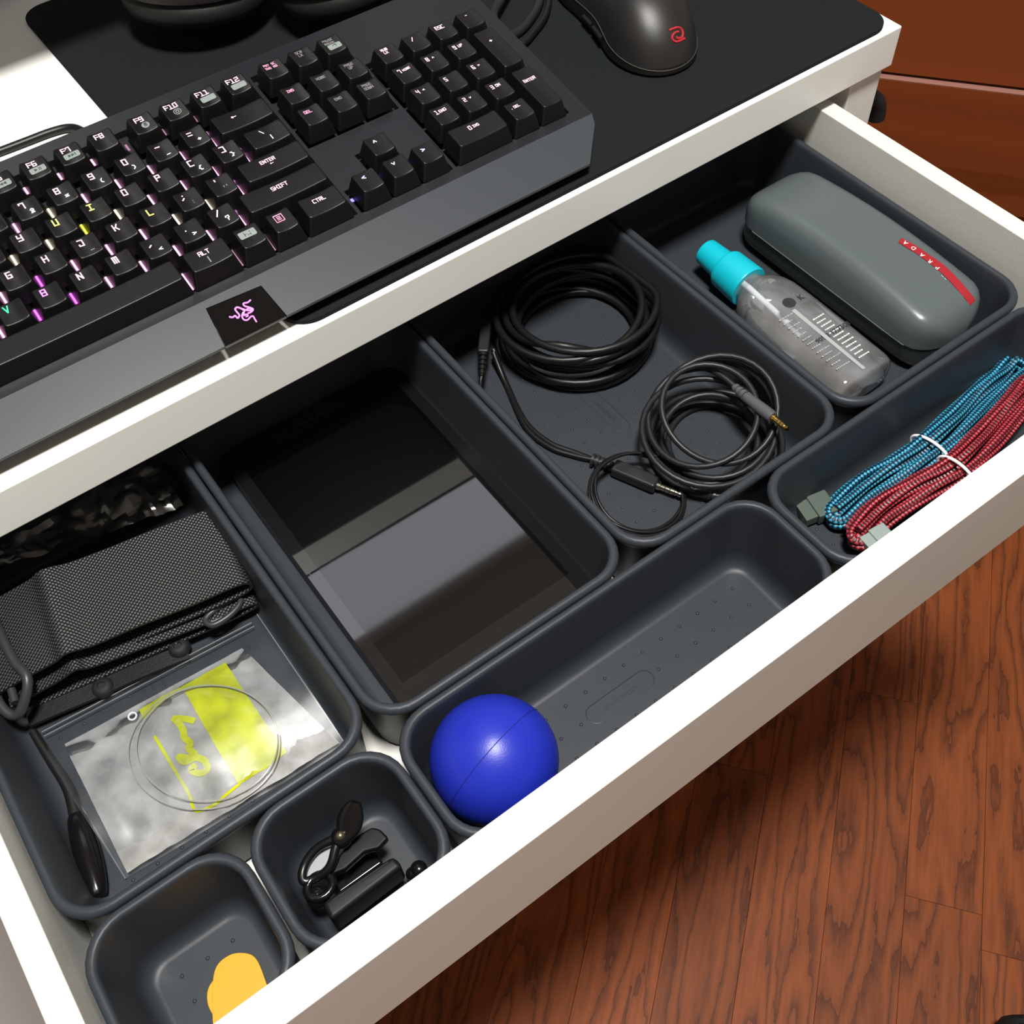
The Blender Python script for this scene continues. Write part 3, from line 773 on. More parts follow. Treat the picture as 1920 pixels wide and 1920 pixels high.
# ------------------------------------------------------------------ mouse
ma = math.radians(76); mdir = Vector((math.cos(ma), math.sin(ma), 0)); mside = Vector((mdir.y, -mdir.x, 0))
MT = Vector((525.5, 309.8, MZ))
def msec(t):
    """t 0..1 tail to nose -> half width, height, belly inset"""
    w = 29.5*math.sqrt(max(0, 1-(1-min(t/.30, 1))**2.2)) if t < .30 else 29.5-1.8*math.sin(math.pi*min((t-.30)/.5, 1))+(2.2*max(0, t-.75)/.25)
    h = 40.*math.sqrt(max(0, 1-(1-min(t/.42, 1))**2.3)) if t < .42 else 40-16*((t-.42)/.58)**1.5
    if t > .93: w *= math.sqrt(max(.05, 1-((t-.93)/.075)**2))
    return max(w, .4), max(h, 1.2)
NA = 72
def _outline():
    L = []
    for k_ in range(401):
        t = .5-.5*math.cos(math.pi*k_/400); L.append((t, msec(t)[0] if 0 < t < 1 else .0))
    pts = [(t*122-61, w) for t, w in L]+[(t*122-61, -w) for t, w in reversed(L)]
    R_ = []
    for a in range(NA*4):
        th = 2*math.pi*a/(NA*4); best = 0
        for (x0_, y0_), (x1_, y1_) in zip(pts, pts[1:]+pts[:1]):
            d0 = math.sin(th)*x0_-math.cos(th)*y0_; d1 = math.sin(th)*x1_-math.cos(th)*y1_
            if d0*d1 <= 0 and abs(d0-d1) > 1e-9:
                q = d0/(d0-d1); r = math.cos(th)*(x0_+(x1_-x0_)*q)+math.sin(th)*(y0_+(y1_-y0_)*q); best = max(best, r)
        R_.append(best)
    return R_
MO = _outline()
def mrad(th):
    f_ = (th % (2*math.pi))/(2*math.pi)*NA*4; i_ = int(f_); q = f_-i_
    return MO[i_ % (NA*4)]*(1-q)+MO[(i_+1) % (NA*4)]*q
def mh(x): # height of the spine along the length, x from -61 (tail) to 61
    t = (x+61)/122.
    return 34+7.5*math.sin(math.pi*min(1, max(0, (t+.12)/1.0)))-9*max(0, t-.55)
def mpos(th, rho):
    r = mrad(th)*rho; x, y = r*math.cos(th), r*math.sin(th)
    z = mh(x)*max(0, 1-rho**2.7)**.56
    return MT+mdir*(x+61)+mside*y+Vector((0, 0, z))
mouse = thing('mouse', 'black matte computer mouse with a small red curled emblem on the desk mat', 'mouse', MT)
def rs(a): return .952+.040*max(0, -math.cos(2*math.pi*a/NA))**1.5
top = [[mpos(2*math.pi*a/NA, r*rs(a)) for a in range(NA)] for r in (.02, .1, .2, .3, .4, .5, .6, .68, .76, .82, .87, .91, .96, 1)]
build('top_shell', loft(top, True, False), mouse_m, mouse, angle=80)
low = []
for r in (-.2, .25, .5, .75, .9): low.append([mpos(2*math.pi*a/NA, rs(a)+(.998-rs(a))*r)-Vector((0, 0, .5)) for a in range(NA)])
for zz, k_ in ((6, .985), (3, .965), (.3, .95)):
    low.append([Vector((0, 0, 0))+MT+mdir*(mrad(2*math.pi*a/NA)*k_*math.cos(2*math.pi*a/NA)+61)+mside*(mrad(2*math.pi*a/NA)*k_*math.sin(2*math.pi*a/NA))+Vector((0, 0, zz)) for a in range(NA)])
low = [L if max(p.z for p in L)-MZ > 0 else L for L in low]
build('side_shell', loft(low, False, True), mouse_side, mouse, angle=80)
edge_m = M('seam_edge_grey', (66, 63, 61), .4)
build('seam', tube([p+Vector((0, 0, .05)) for p in top[-1]], .3, 6, True)[:2], edge_m, mouse)
bm_side = M('mouse_button', (22, 22, 22), .3)
def side_button(a, b):
    return tube([mpos(math.radians(-q), .972)-mside*.6-Vector((0, 0, 2)) for q in range(a, b, 3)], 1.7, 8)[:2]
build('side_button', side_button(62, 88), bm_side, mouse); build('side_button', side_button(92, 122), bm_side, mouse)
def mray(px, py):
    d = RM @ Vector(((px-960.)/FPX, -(py-960.)/FPX, -1.)); t0_ = (MZ+60-CAM.z)/d.z
    for i in range(900):
        p = CAM+d*(t0_+i*.25/d.length); q = p-MT; x = q.dot(mdir)-61; y = q.dot(mside); th = math.atan2(y, x); rho = math.hypot(x, y)/max(mrad(th), 1e-6)
        if rho < 1 and p.z-MZ <= mh(x)*max(0, 1-rho**2.7)**.56+.1: return p
    return CAM+d*t0_
z1 = [(1254, 61), (1258, 55), (1268, 52), (1277, 55), (1280, 62), (1279, 68), (1273, 72), (1268, 69), (1269, 64), (1274, 61)]
Zo = [(1478, 238), (1540, 215), (1572, 225), (1588, 255), (1580, 290), (1548, 300), (1535, 285)]
Zi = [(1555, 250), (1540, 250), (1515, 265), (1503, 295), (1520, 322), (1550, 325), (1602, 300)]
g = lambda L: smooth_path([mray(900+x/4.174, y/4.174) for x, y in L], 5)
build('emblem', join(tube(g(Zo), .75, 6)[:2], tube(g(Zi), .75, 6)[:2]), red_print, mouse)
mcab = smooth_path([MT+mdir*119+Vector((0, 0, 6)), MT+mdir*135+Vector((0, 0, 4)), MT+mdir*170+mside*-12+Vector((0, 0, 2.2)), MT+mdir*230+mside*20+Vector((0, 0, 2.2)), MT+mdir*300+Vector((0, 0, 2.2))], 8)
build('cord', tube(mcab, 1.9, 8)[:2], cable_m, mouse)

# ------------------------------------------------------------------ headphones resting at the back of the mat
hp = thing('headphones', 'black over-ear headphones lying behind the keyboard at the top of the frame', 'headphones', (350, 560, MZ))
def ear(c, tilt, r):
    m = Matrix.Translation(c) @ tilt.to_matrix().to_4x4()
    cup = revolve((0, 0, 0), (0, 0, 1), [(0, r*.55), (0, r*.9), (3, r), (12, r*1.0), (20, r*.9), (26, r*.72), (29, r*.45), (30, .5)], 40)
    ring = tube([(r*.80*math.cos(a*math.pi/20), r*.80*math.sin(a*math.pi/20), -5) for a in range(40)], 9.5, 12, True)[:2]
    build('ear_cup', xf(cup, m), phone_m, hp); build('ear_cushion', xf(ring, m), cush_m, hp)
    build('cup_ring', xf(tube([(r*1.0*math.cos(a*math.pi/20), r*1.0*math.sin(a*math.pi/20), 12) for a in range(40)], .9, 6, True)[:2], m), M('cup_trim', (58, 58, 60), .35), hp)
e1 = at(366, -36, MZ+27); e2 = at(640, -60, MZ+32)
ear(e1, Euler((-.10, .12, 0)), 50); ear(e2, Euler((-.16, -.1, 0)), 46)
hb = smooth_path([e1+Vector((-30, 30, 24)), e1+Vector((-60, 80, 40)), (e1+e2)/2+Vector((10, 175, 50)), e2+Vector((70, 90, 40)), e2+Vector((36, 34, 22))], 10)
build('headband', tube(hb, 7, 10)[:2], phone_m, hp)

# grey cable beside the keyboard's corner
gc = [at(x, y, MZ+2.4) for x, y in ((890, -60), (930, 0), (950, 22), (930, 33), (905, 20))]
loose = [at(x, y, MZ+z) for x, y, z in ((1010, -60, 3), (1012, 0, 3), (990, 42, 3), (962, 66, 3), (940, 60, 6), (925, 30, 9), (938, 2, 9), (965, -40, 6))]
tag(build('loose_cable', tube(smooth_path(loose, 10), 3.0, 10)[:2], cable_grey), 'dark grey cable looped on the mat between keyboard corner and mouse', 'cable')
tag(build('loose_cable', tube(smooth_path([at(x, y, MZ+3.2) for x, y in ((1032, -50), (1026, 20), (1000, 62), (975, 85), (955, 70), (930, 44))], 10), 2.2, 10)[:2], cable_m), 'thin black cable curving beside the grey one next to the mouse', 'cable')
kc = [at(x, y, DZ+2.6) for x, y in ((-60, 305), (0, 284), (50, 265), (95, 248), (128, 240), (150, 244), (175, 262), (190, 290))]
tag(build('keyboard_cable', tube(smooth_path(kc, 10), 2.6, 10)[:2], cable_m), 'black cable on the white desktop running behind the keyboard', 'cable')

# ------------------------------------------------------------------ tablet
tx0, tx1, ty0, ty1 = 172.2, 296.2, 93., 302.
tb = build('tablet', prism(rrect(tx0, tx1, ty0, ty1, 9, 6), BF+.4, -41, 1.2), tab_side)
tag(tb, 'black glass tablet lying face up in its charcoal bin', 'tablet')
gl = build('bezel', prism(rrect(tx0+.8, tx1-.8, ty0+.8, ty1-.8, 8.4, 6), -41.1, -40.6, .2), bez_m, tb)
build('screen', prism(rrect(tx0+8.2, tx1-8.2, ty0+17, ty1-17, .6, 2), -40.62, -40.5), scr_m, tb)
build('maker_name', xf(text('SAMSUNG', 4.2, .02), Matrix.Translation(((tx0+tx1)/2-2, ty1-9.5, -40.5))), logo_dim, tb)

# ------------------------------------------------------------------ audio cables
def coil(c, R, N, z0, z1, seed, ecc=.06, r0=0., xr=(-1e9, 1e9), yr=(-1e9, 1e9), tilt=5., start=0.):
    rr = random.Random(seed); ph = [rr.uniform(0, 6.28) for _ in range(8)]
    fq = [rr.uniform(.25, .8) for _ in range(8)]; out = []; n = int(N*36)
    for i in range(n+1):
        th = 2*math.pi*N*i/n+start; k = th/(2*math.pi)
        Rr = R*(1+ecc*math.sin(fq[0]*th+ph[0])+ecc*.6*math.sin(fq[1]*th*1.7+ph[1]))
        cx = c[0]+R*.07*math.sin(fq[2]*th+ph[2]); cy = c[1]+R*.07*math.sin(fq[3]*th+ph[3])
        f_ = (.5-.5*math.cos(math.pi*min(1, max(0, i/n))))
        z = z0+(z1-z0)*f_+tilt*math.sin(th+ph[4]+.6*math.sin(fq[5]*th))*f_+1.5*math.sin(fq[6]*th*2+ph[6])
        x = min(max(cx+Rr*math.cos(th), xr[0]), xr[1]); y = min(max(cy+Rr*math.sin(th), yr[0]), yr[1])
        out.append(Vector((x, y, max(z, BF+r0+.2))))
    return out
X0, X1 = 4*u+7, 6*u-7
# thick coil with its own flat connector
tc_ = thing('audio_cable', 'thick black cable wound in a big coil at the back of its bin', 'cable', (403, 252, BF), 'coiled black cables')
c1 = coil((404, 251), 44, 8.6, -46, -17, 11, .085, 2.3, (X0+7, X1-4), (85, 303), 6)
e_ = c1[-1]; ea_ = math.atan2(e_.y-251, e_.x-404); er = math.hypot(e_.y-251, e_.x-404)
for i in range(1, 9): c1.append(Vector((404+(er-i*.5)*math.cos(ea_+i*.14), 251+(er-i*.5)*math.sin(ea_+i*.14), max(BF+3, e_.z-i*i*.45))))
build('cord', tube(c1, 2.35, 12)[:2], cable_m, tc_)
def connector(parent, a, b, w, h, mat_, rib=None):
    """rounded block from a to b"""
    a, b = Vector(a), Vector(b); d = (b-a); L = d.length; ey = Vector((0, 0, 1)).cross(d)
    m = frame(a, d, ey)
    bx_ = box(0, L, -w/2, w/2, -h/2, h/2, min(w, h)*.22, 3)
    return build('plug_body', xf(bx_, m), mat_, parent)
def relief(parent, a, b, r, mat_, n=5, name='strain_relief'):
    a, b = Vector(a), Vector(b); d = (b-a).normalized(); L = (b-a).length; prof = [(0, r*.55)]
    for i in range(n):
        x = L*i/n; w = L/n
        prof += [(x+.02, r*(1-.3*i/n)), (x+w*.6, r*(1-.3*i/n)), (x+w*.62, r*.62*(1-.2*i/n)), (x+w*.98, r*.62*(1-.2*i/n))]
    return build(name, revolve(a, d, prof, 14), mat_, parent)
pa, pb, pc, pd = at(908, 612, -28), at(906, 664, -30), at(903, 706, -33), at(899, 760, -44)
connector(tc_, at(914, 585, -27), pb, 6.8, 6, M('plug_dark', (34, 34, 36), .35)); relief(tc_, pb, pc, 3.2, cable_m)
build('cord', tube(smooth_path([pc, at(901, 718, -35), pd, at(893, 790, -46)], 6), 1.3, 8)[:2], cable_m, tc_)
# thinner headphone extension with a gold jack
t2 = thing('audio_cable', 'grey-black cable coil with a gold jack plug on top', 'cable', (410, 128, BF), 'coiled black cables')
tl0 = at(1300, 700, -22); c2c = (411, 133)
c2 = coil(c2c, 33.5, 7.4, -46, -19, 31, .15, 1.9, (X0+5, X1+1.5), (88, 300), 10, math.atan2(tl0.y-c2c[1], tl0.x-c2c[0])+.35-2*math.pi*7.4)
ja, jb, jc, jd = at(1378, 725, -17), at(1400, 745, -15), at(1449, 783, -12), at(1478, 806, -11)
build('cord', tube(c2[:-1]+smooth_path([c2[-1], at(1318, 690, -17), at(1352, 704, -16), ja], 8), 1.85, 10)[:2], cable_grey, t2)
relief(t2, at(1404, 748, -15), at(1376, 724, -17), 3.3, grip_grey, 4)
dj = (jc-jb).normalized(); Lj = (jc-jb).length
build('plug_body', revolve(jb, dj, [(0, 2.2), (.3, 3.1), (Lj*.55, 3.6), (Lj*.9, 3.7), (Lj, 3.3)], 16), grip_grey, t2)
def jack(parent, a, b, r, m_):
    d = (b-a).normalized(); L = (b-a).length
    j = build('jack', revolve(a, d, [(0, r*1.25), (L*.14, r*1.25), (L*.15, r), (L*.72, r), (L*.76, r*.75), (L*.80, r*.72), (L*.9, r*.95), (L, r*.35)], 14), m_, parent)
    for q in (.32, .5, .68): build('ring', revolve(a, d, [(L*q, r*1.03), (L*q+.5, r*1.03)], 14), rub_m, j)
jack(t2, jc, jd, 1.75, gold)
# Y cable with silver jack and a thin coil
t3 = thing('audio_cable', 'thin black splitter cable with a silver jack and small loop at the bin front', 'cable', at(1180, 900, BF), 'coiled black cables')
zc = BF+1.9
for off in (0, 1):
    pth = smooth_path([at(925, 655+off*6, -38), at(948, 715+off*4, zc), at(985, 790+off*10, zc), at(1030, 830+off*8, zc), at(1075, 848+off*6, zc), at(1112, 862, zc+.4)], 8)
    build('cord', tube(pth, 1.75, 8)[:2], cable_m, t3)
relief(t3, at(1110, 862, -45), at(1152, 876, -45), 4.0, M('plug_dark', (34, 34, 36), .35), 5)
connector(t3, at(1150, 876, -44.5), at(1232, 910, -44), 9.0, 7.4, M('plug_dark', (34, 34, 36), .35))
jack(t3, at(1232, 910, -44), at(1280, 929, -44), 1.85, silver)
cc = at(1197, 925, -40)
c3 = []
for i in range(0, 36*3+1):
    th = i*10*math.pi/180+.3; kk = i/128.
    c3.append(cc+Vector(((27+2.2*math.sin(2.1*kk*6.28))*math.cos(th), (25+1.6*math.sin(kk*9))*math.sin(th), 7.*math.sin(th-.5)+2.5*kk)))
for p in c3: p.y = max(p.y, u+12); p.x = max(p.x, X0+6); p.z = max(p.z, BF+1.4)
c3 += [at(1302, 919, -42)]
build('cord', tube(smooth_path(c3, 2), 1.05, 8)[:2], cable_m, t3)
relief(t3, at(1342, 930, -42), at(1302, 918, -42), 3.0, M('plug_dark', (34, 34, 36), .35), 5)

# ------------------------------------------------------------------ spray bottle
bo = at(1322, 470, -32); be = at(1622, 722, -35)
bd = (be-bo); BL = bd.length; bdn = bd.normalized(); bside = Vector((0, 0, 1)).cross(bdn).normalized(); bup = bdn.cross(bside)
if bup.z < 0: bup = -bup
bot = thing('spray_bottle', 'clear spray bottle with a turquoise pump cap lying beside the glasses case', 'bottle', (515, 180, BF))
sc_ = BL/150.
build('overcap', revolve(bo, bdn, [(0, 6), (.4, 8.2), (1.4, 9.0), (22*sc_, 10.4), (22*sc_, 6)], 30), teal, bot)
build('collar', revolve(bo+bdn*20*sc_, bdn, [(0, 9), (.5, 12.4), (2.5, 13.4), (23*sc_, 14.2), (24*sc_, 13.6), (24*sc_, 8)], 32), teal, bot)
bglass = film('bottle_clear', (236, 240, 242), .05, .05, .15, (215, 216, 218))
def bsec(h, wx, wz, rise=0., p=.62, n=36):
    L = []
    for i in range(n):
        a = 2*math.pi*i/n; c_, s_ = math.cos(a), math.sin(a)
        L.append(bo+bdn*h*sc_+bside*(wx*math.copysign(abs(c_)**p, c_))+bup*(wz*math.copysign(abs(s_)**p, s_)+rise))
    return L
bprof = [(44, 10.5, 10.5, 1.), (47, 11, 11, 1.), (49, 14, 12, .95), (52, 17.5, 12.6, .9), (57, 20.5, 13, .8), (64, 21.8, 13.2, .72), (80, 22.2, 13.2, .66), (120, 22.6, 13.2, .64), (144, 22.8, 13, .64), (148.5, 22, 12.4, .66), (150.2, 20, 11, .7), (150.5, 12, 7, .8)]
build('bottle_body', loft([bsec(h, a, b, 0, p) for h, a, b, p in bprof]), bglass, bot, angle=60)
build('dip_tube', tube([bo+bdn*40*sc_, bo+bdn*95*sc_-bup*3], 2.0, 10)[:2], M('tube_white', (225, 225, 228), .4), bot)
def on_bottle(x, y): return frame(bo+bdn*y*sc_+bside*x+bup*13.45, bdn, -bside if True else bside)
btop = frame(bo+bup*13.35, bdn, bup.cross(bdn))
def bt(vf, along, across): return xf(vf, btop @ Matrix.Translation(((along+13)*sc_, across, 0)))
pr = build('print', join(bt(prism([(4.2*math.cos(a*math.pi/14), 4.2*math.sin(a*math.pi/14)) for a in range(28)], 0, .06), 66, 0)), dark_print, bot)
build('print', bt(prism([(-30, -1.5), (30, -1.1), (30, 1.1), (-30, 1.5)], 0, .05), 103, -2.2), grey_print, bot)
rt = random.Random(2); lines = []
RZ = Matrix.Rotation(math.pi/2, 4, 'Z')
for k_ in range(12):
    w_ = rt.uniform(6, 9.5); x_ = 0
    while x_ < w_:
        q = rt.uniform(.5, 1.6); lines.append(bt(([Vector((-.45, x_, 0)), Vector((.45, x_, 0)), Vector((.45, x_+q, 0)), Vector((-.45, x_+q, 0))], [(0, 1, 2, 3)]), 86+k_*3.6, 1.5)); x_ += q+.45
pt = build('fine_print', join(*lines), white_print, bot, smooth=False); pt['kind'] = 'stuff'
lines = []
for k_ in range(13):
    w_ = rt.uniform(6, 11); x_ = 0
    while x_ < w_:
        q = rt.uniform(.5, 1.6); lines.append(bt(([Vector((-.45, x_, 0)), Vector((.45, x_, 0)), Vector((.45, x_+q, 0)), Vector((-.45, x_+q, 0))], [(0, 1, 2, 3)]), 74+k_*4.2, -15.5)); x_ += q+.5
pt = build('fine_print', join(*lines), grey_print, bot, smooth=False); pt['kind'] = 'stuff'
build('print', bt(xf(text('905.2 17.7503', 4.8, .02, bold=.02), RZ), 101, 4), dark_print, bot)
build('print', bt(xf(text('K', 6.0, .02, bold=.01), RZ), 67, 9), dark_print, bot)

# ------------------------------------------------------------------ glasses case
gx, gy0, gy1 = 573., 92., 262.
gc_ = thing('glasses_case', 'grey hard glasses case with a red stripe along its lid', 'glasses case', (gx, 180, BF))
def csec(t, zlo, zhi, half, p=.31, a0=0, a1=180, n=20, ins=0.):
    y = gy1+(gy0-gy1)*t; L = []
    for i in range(n+1):
        a = math.radians(a0+(a1-a0)*i/n); c_, s_ = math.cos(a), math.sin(a)
        L.append(Vector((gx+(half-ins)*math.copysign(abs(c_)**p, c_), y, zlo+(zhi-zlo)*abs(s_)**.52)))
    return L
def chalf(t):
    e = min(t, 1-t); k_ = min(1, e/.13)
    return 29.5*(1-(1-k_)**2.6)**.5*(1.0-.05*(1-t)) if e > 0 else 0
def ctop(t):
    e = min(t/.16, (1-t)/.10, 1); arch = -10.5+10.5*math.sin(math.pi*(.12+.80*t))
    return -27+(arch+27)*(1-(1-max(e, 0))**2.4)**.5
ts = [.0, .004, .012, .025, .045, .07, .10, .14, .2, .3, .4, .5, .6, .7, .8, .86, .9, .93, .955, .975, .988, .996, 1.]
SPL = -28.
lid = [csec(t, SPL, max(ctop(t), SPL+.3), max(chalf(t), 6)) for t in ts]
build('lid', loft([[*L] for L in lid], True, True, closed=True), case_lid, gc_, angle=40)
base = []
for t in ts:
    h_ = max(chalf(t), 6); y = gy1+(gy0-gy1)*t; L = []
    for i in range(21):
        a = math.radians(180+180*i/20); c_, s_ = math.cos(a), math.sin(a)
        e = min(1, min(t, 1-t)/.05+.25)
        L.append(Vector((gx+(h_-.9)*math.copysign(abs(c_)**.45, c_), y, SPL-.5-(20.4*e)*abs(s_)**.5)))
    base.append(L)
build('base_shell', loft(base, True, True, closed=True), case_base, gc_, angle=40)
def lidray(px, py, lift=.0):
    d = RM @ Vector(((px-960.)/FPX, -(py-960.)/FPX, -1.)); t0_ = (14-CAM.z)/d.z
    for i in range(700):
        p = CAM+d*(t0_+i*.15); t = (gy1-p.y)/(gy1-gy0)
        if 0 < t < 1:
            hh = chalf(t); x = abs(p.x-gx)/max(hh, 1)
            if x < 1:
                c_ = x**(1/.31); s_ = math.sqrt(max(0, 1-c_*c_)); z = SPL+(ctop(t)-SPL)*s_**.52
                if p.z <= z+.1+lift: return p
    return CAM+d*t0_
upl = [(1690, 446), (1708, 455), (1726, 466), (1743, 478), (1760, 489), (1775, 501), (1790, 516), (1806, 533), (1819, 549), (1829, 562)]
dnl = [(1684, 454), (1700, 464), (1718, 475), (1736, 488), (1752, 500), (1767, 513), (1781, 527), (1796, 544), (1810, 560), (1820, 573)]
sv = []
for a, b in zip(upl, dnl):
    for k_ in range(4):
        q = (a[0]+(b[0]-a[0])*k_/3, a[1]+(b[1]-a[1])*k_/3); sv.append(lidray(q[0], q[1], .22))
sf = [(i*4+j, i*4+j+1, (i+1)*4+j+1, (i+1)*4+j) for i in range(len(upl)-1) for j in range(3)]
stripe = build('red_stripe', (sv, sf), M('stripe_red', (146, 28, 38), .45), gc_)
# lettering reads from the far end, upside down in this view
lets = [('A', 1698, 455), ('D', 1713, 465), ('A', 1729, 478), ('R', 1744, 490), ('P', 1758, 502)]
tv = []
for ch, x, y in lets:
    p = lidray(x, y, .35); ex = (lidray(x-6, y-4.6, .35)-lidray(x+6, y+4.6, .35)).normalized(); upv = (lidray(x-3, y+4, .35)-lidray(x+3, y-4, .35))
    tv.append(xf(text(ch, 4.2, .03), frame(p, ex, upv)))
build('stripe_lettering', join(*tv), white_print, stripe)
build('stripe_lettering', join(xf(text('\u2013 \u2013', 3.2, .03), frame(lidray(1770, 520, .35), lidray(1777, 527, .35)-lidray(1763, 513, .35), Vector((.4, .6, .5))))), white_print, stripe)
build('seam_ledge', tube(smooth_path([Vector((gx-chalf(t)+.2, gy1+(gy0-gy1)*t, SPL-.2)) for t in (.12, .25, .4, .55, .7, .8, .9)], 4), .55, 6)[:2], M('case_edge', (88, 93, 95), .35), gc_)

# ------------------------------------------------------------------ braided cables
def racetrack(center, offs, zs, endr=1.0):
    """center: smooth list of points; offs: lateral offsets visited in order; joins strands with U-turns"""
    C = smooth_path(center, 10); n = len(C); N = []
    for i in range(n):
        d = C[min(i+1, n-1)]-C[max(i-1, 0)]; N.append(Vector((0, 0, 1)).cross(d).normalized())
    out = []
    for k_, (o_, z) in enumerate(zip(offs, zs)):
        st = [C[i]+N[i]*o_+Vector((0, 0, z+.9*math.sin(i*.35+k_*2)))+N[i]*.5*math.sin(i*.21+k_*1.3) for i in range(n)]
        if k_ % 2: st.reverse()
        if out:
            a, b = out[-1], st[0]; mid = (a+b)/2; e = n-1 if k_ % 2 else 0
            t = (C[-1]-C[-2]).normalized() if e else (C[0]-C[1]).normalized()
            rad = (b-a)/2
            for q in range(1, 8):
                an = math.pi*q/8; out.append(mid-rad*math.cos(an)+t*rad.length*math.sin(an)*(.6 if e else 1.15))
        out += st
    return out
bluec = [at(1572, 968, -44), at(1625, 920, -43), at(1690, 878, -41), at(1742, 842, -40), at(1795, 795, -40), at(1840, 748, -41), at(1882, 712, -42), at(1904, 690, -42)]
bb = thing('braided_cable', 'blue braided charging cable folded in a bundle with a white tie', 'cable', (500, 45, BF), 'braided cables in the long bin')
pth = racetrack(bluec, [8.5, -7.5, 4.2, -3.4, 1.2, 6.4, -5.6, 2.6], [0, 0, 0, 0, 0, 4.4, 4.2, 4.4])
for p in pth: p.z = max(p.z, BF+2.4)
build('cord', tube(pth, 2.15, 10), braid_blue, bb)
redc = [at(1612, 1008, -38), at(1655, 962, -37), at(1720, 920, -35), at(1790, 882, -33), at(1840, 835, -33), at(1890, 778, -33), at(1925, 738, -34), at(1942, 722, -35)]
rbn = thing('braided_cable', 'red braided charging cable folded in a bundle with a white tie', 'cable', (500, 25, BF), 'braided cables in the long bin')
pth = racetrack(redc, [8.0, -7.0, 3.8, -3.2, 1.0, 5.8, -5.0, 2.2], [0, 0, 0, 0, 0, 4.2, 4.0, 4.2])
build('cord', tube(pth, 2.1, 10), braid_red, rbn)
def tie(parent, c, d, w, h):
    d = Vector(d).normalized(); s_ = Vector((0, 0, 1)).cross(d).normalized()
    pts = [Vector(c)+s_*w*math.cos(a*math.pi/14)+Vector((0, 0, h*math.sin(a*math.pi/14))) for a in range(28)]
    build('tie', tube(pts, .95, 8, True)[:2], tie_m, parent)
tie(bb, at(1744, 845, -39.5), at(1765, 823, -39)-at(1725, 858, -39), 13, 7.5); tie(rbn, at(1792, 884, -32), at(1812, 862, -32)-at(1770, 895, -32), 12, 7)
def usb(parent, a, b, w, h, m_, m2):
    d = b-a; m = frame(a, d, Vector((0, 0, 1)).cross(d)); L = d.length
    build('plug_shell', xf(box(0, L*.62, -w/2, w/2, -h/2, h/2, .8, 2), m), m_, parent)
    build('plug_tip', xf(box(L*.62, L, -w*.42, w*.42, -h*.4, h*.4, .4, 2), m), m2, parent)
usb(bb, at(1558, 943, -43), at(1500, 966, -44), 15.5, 8, usb_m, usb_m)
usb(rbn, at(1668, 1000, -34), at(1622, 1026, -35), 13, 7, usb_light, usb_light)

# ------------------------------------------------------------------ ball
BC = Vector((189.7, 40.2, -18.6)); BR = 30.2
ball = tag(build('ball', sphere(BC, BR, 48, 28), blue_m, angle=80), 'smooth blue foam ball with a moulded seam sitting in the long bin', 'ball')
def bray(px, py):
    d = (RM @ Vector(((px-960.)/FPX, -(py-960.)/FPX, -1.))).normalized(); o_ = CAM-BC; b = o_.dot(d); q = b*b-(o_.dot(o_)-BR*BR)
    return CAM+d*(-b-math.sqrt(max(q, 0)))
p1, p2 = (bray(928, 1396)-BC).normalized(), (bray(846, 1506)-BC).normalized()
nn = p1.cross(p2).normalized(); p3 = nn.cross(p1)
build('seam', tube([BC+(p1*math.cos(a*math.pi/40)+p3*math.sin(a*math.pi/40))*BR for a in range(80)], .22, 6, True)[:2], seam_m, ball)

# ------------------------------------------------------------------ yellow picks
def pick(px, z, label):
    pts = smooth_path([at(x, y, 0)*1 for x, y in px], 6, closed=True)
    pts = [at(0, 0, 0)*0+Vector((p.x, p.y, z)) for p in pts]
    o = build('guitar_pick', prism([(p.x, p.y) for p in pts], z, z+.9, .25), yellow_m)
    return tag(o, label, 'guitar pick')
def pk(px, z): return [(at(x, y, z).x, at(x, y, z).y) for x, y in px]
def pick2(px, z, label):
    q = smooth_path([Vector((x, y, 0)) for x, y in pk(px, z)], 6, closed=True)
    return tag(build('guitar_pick', prism([(p.x, p.y) for p in q], z, z+.9, .25), yellow_m), label, 'guitar pick')
pick2([(403, 1822), (430, 1792), (462, 1788), (482, 1800), (498, 1838), (510, 1880), (505, 1930), (480, 1975), (440, 1990), (408, 1960), (399, 1900)], BF+1.6, 'yellow guitar pick lying on top in the small square bin')
pick2([(389, 1868), (396, 1845), (420, 1822), (470, 1815), (500, 1850), (508, 1900), (470, 1930), (420, 1925), (395, 1895)], BF+.4, 'second yellow guitar pick mostly hidden under the top one')

# ------------------------------------------------------------------ clip-on tuner
tn = thing('tuner', 'black clip-on guitar tuner with a white pad in the small square bin', 'tuner', (110, 45, BF))
def tp(x, y, z): return at(540+x/6., 1480+y/6., z)
TZ = -21.
quad_ = [tp(380, 1270, TZ), tp(1180, 740, TZ), tp(1290, 860, TZ), tp(480, 1480, TZ)]
tuner_poly = [(p.x, p.y) for p in quad_]
build('display_body', prism(tuner_poly, -40, TZ, 2.2, 3), M('tuner_body', (20, 21, 22), .5, spec=.25), tn)
for q0, q1 in ((.12, .9), (.5, .82)):
    a_ = quad_[0].lerp(quad_[3], .22 if q0 < .3 else .62); b_ = quad_[1].lerp(quad_[2], .22 if q0 < .3 else .62)
    build('score_line', tube([a_.lerp(b_, q0)+Vector((0, 0, .02)), a_.lerp(b_, q1)+Vector((0, 0, .02))], .22, 6)[:2], M('score_grey', (50, 52, 53), .5), tn)
ex_ = (quad_[1]-quad_[0]).normalized(); ey_ = (quad_[3]-quad_[0]).normalized()
jl = [tp(*p) for p in [(560, 560, -17), (430, 600, -18), (300, 690, -20), (200, 830, -22), (160, 960, -23), (190, 1040, -24), (300, 1000, -24), (420, 930, -22), (490, 830, -20), (530, 680, -18)]]
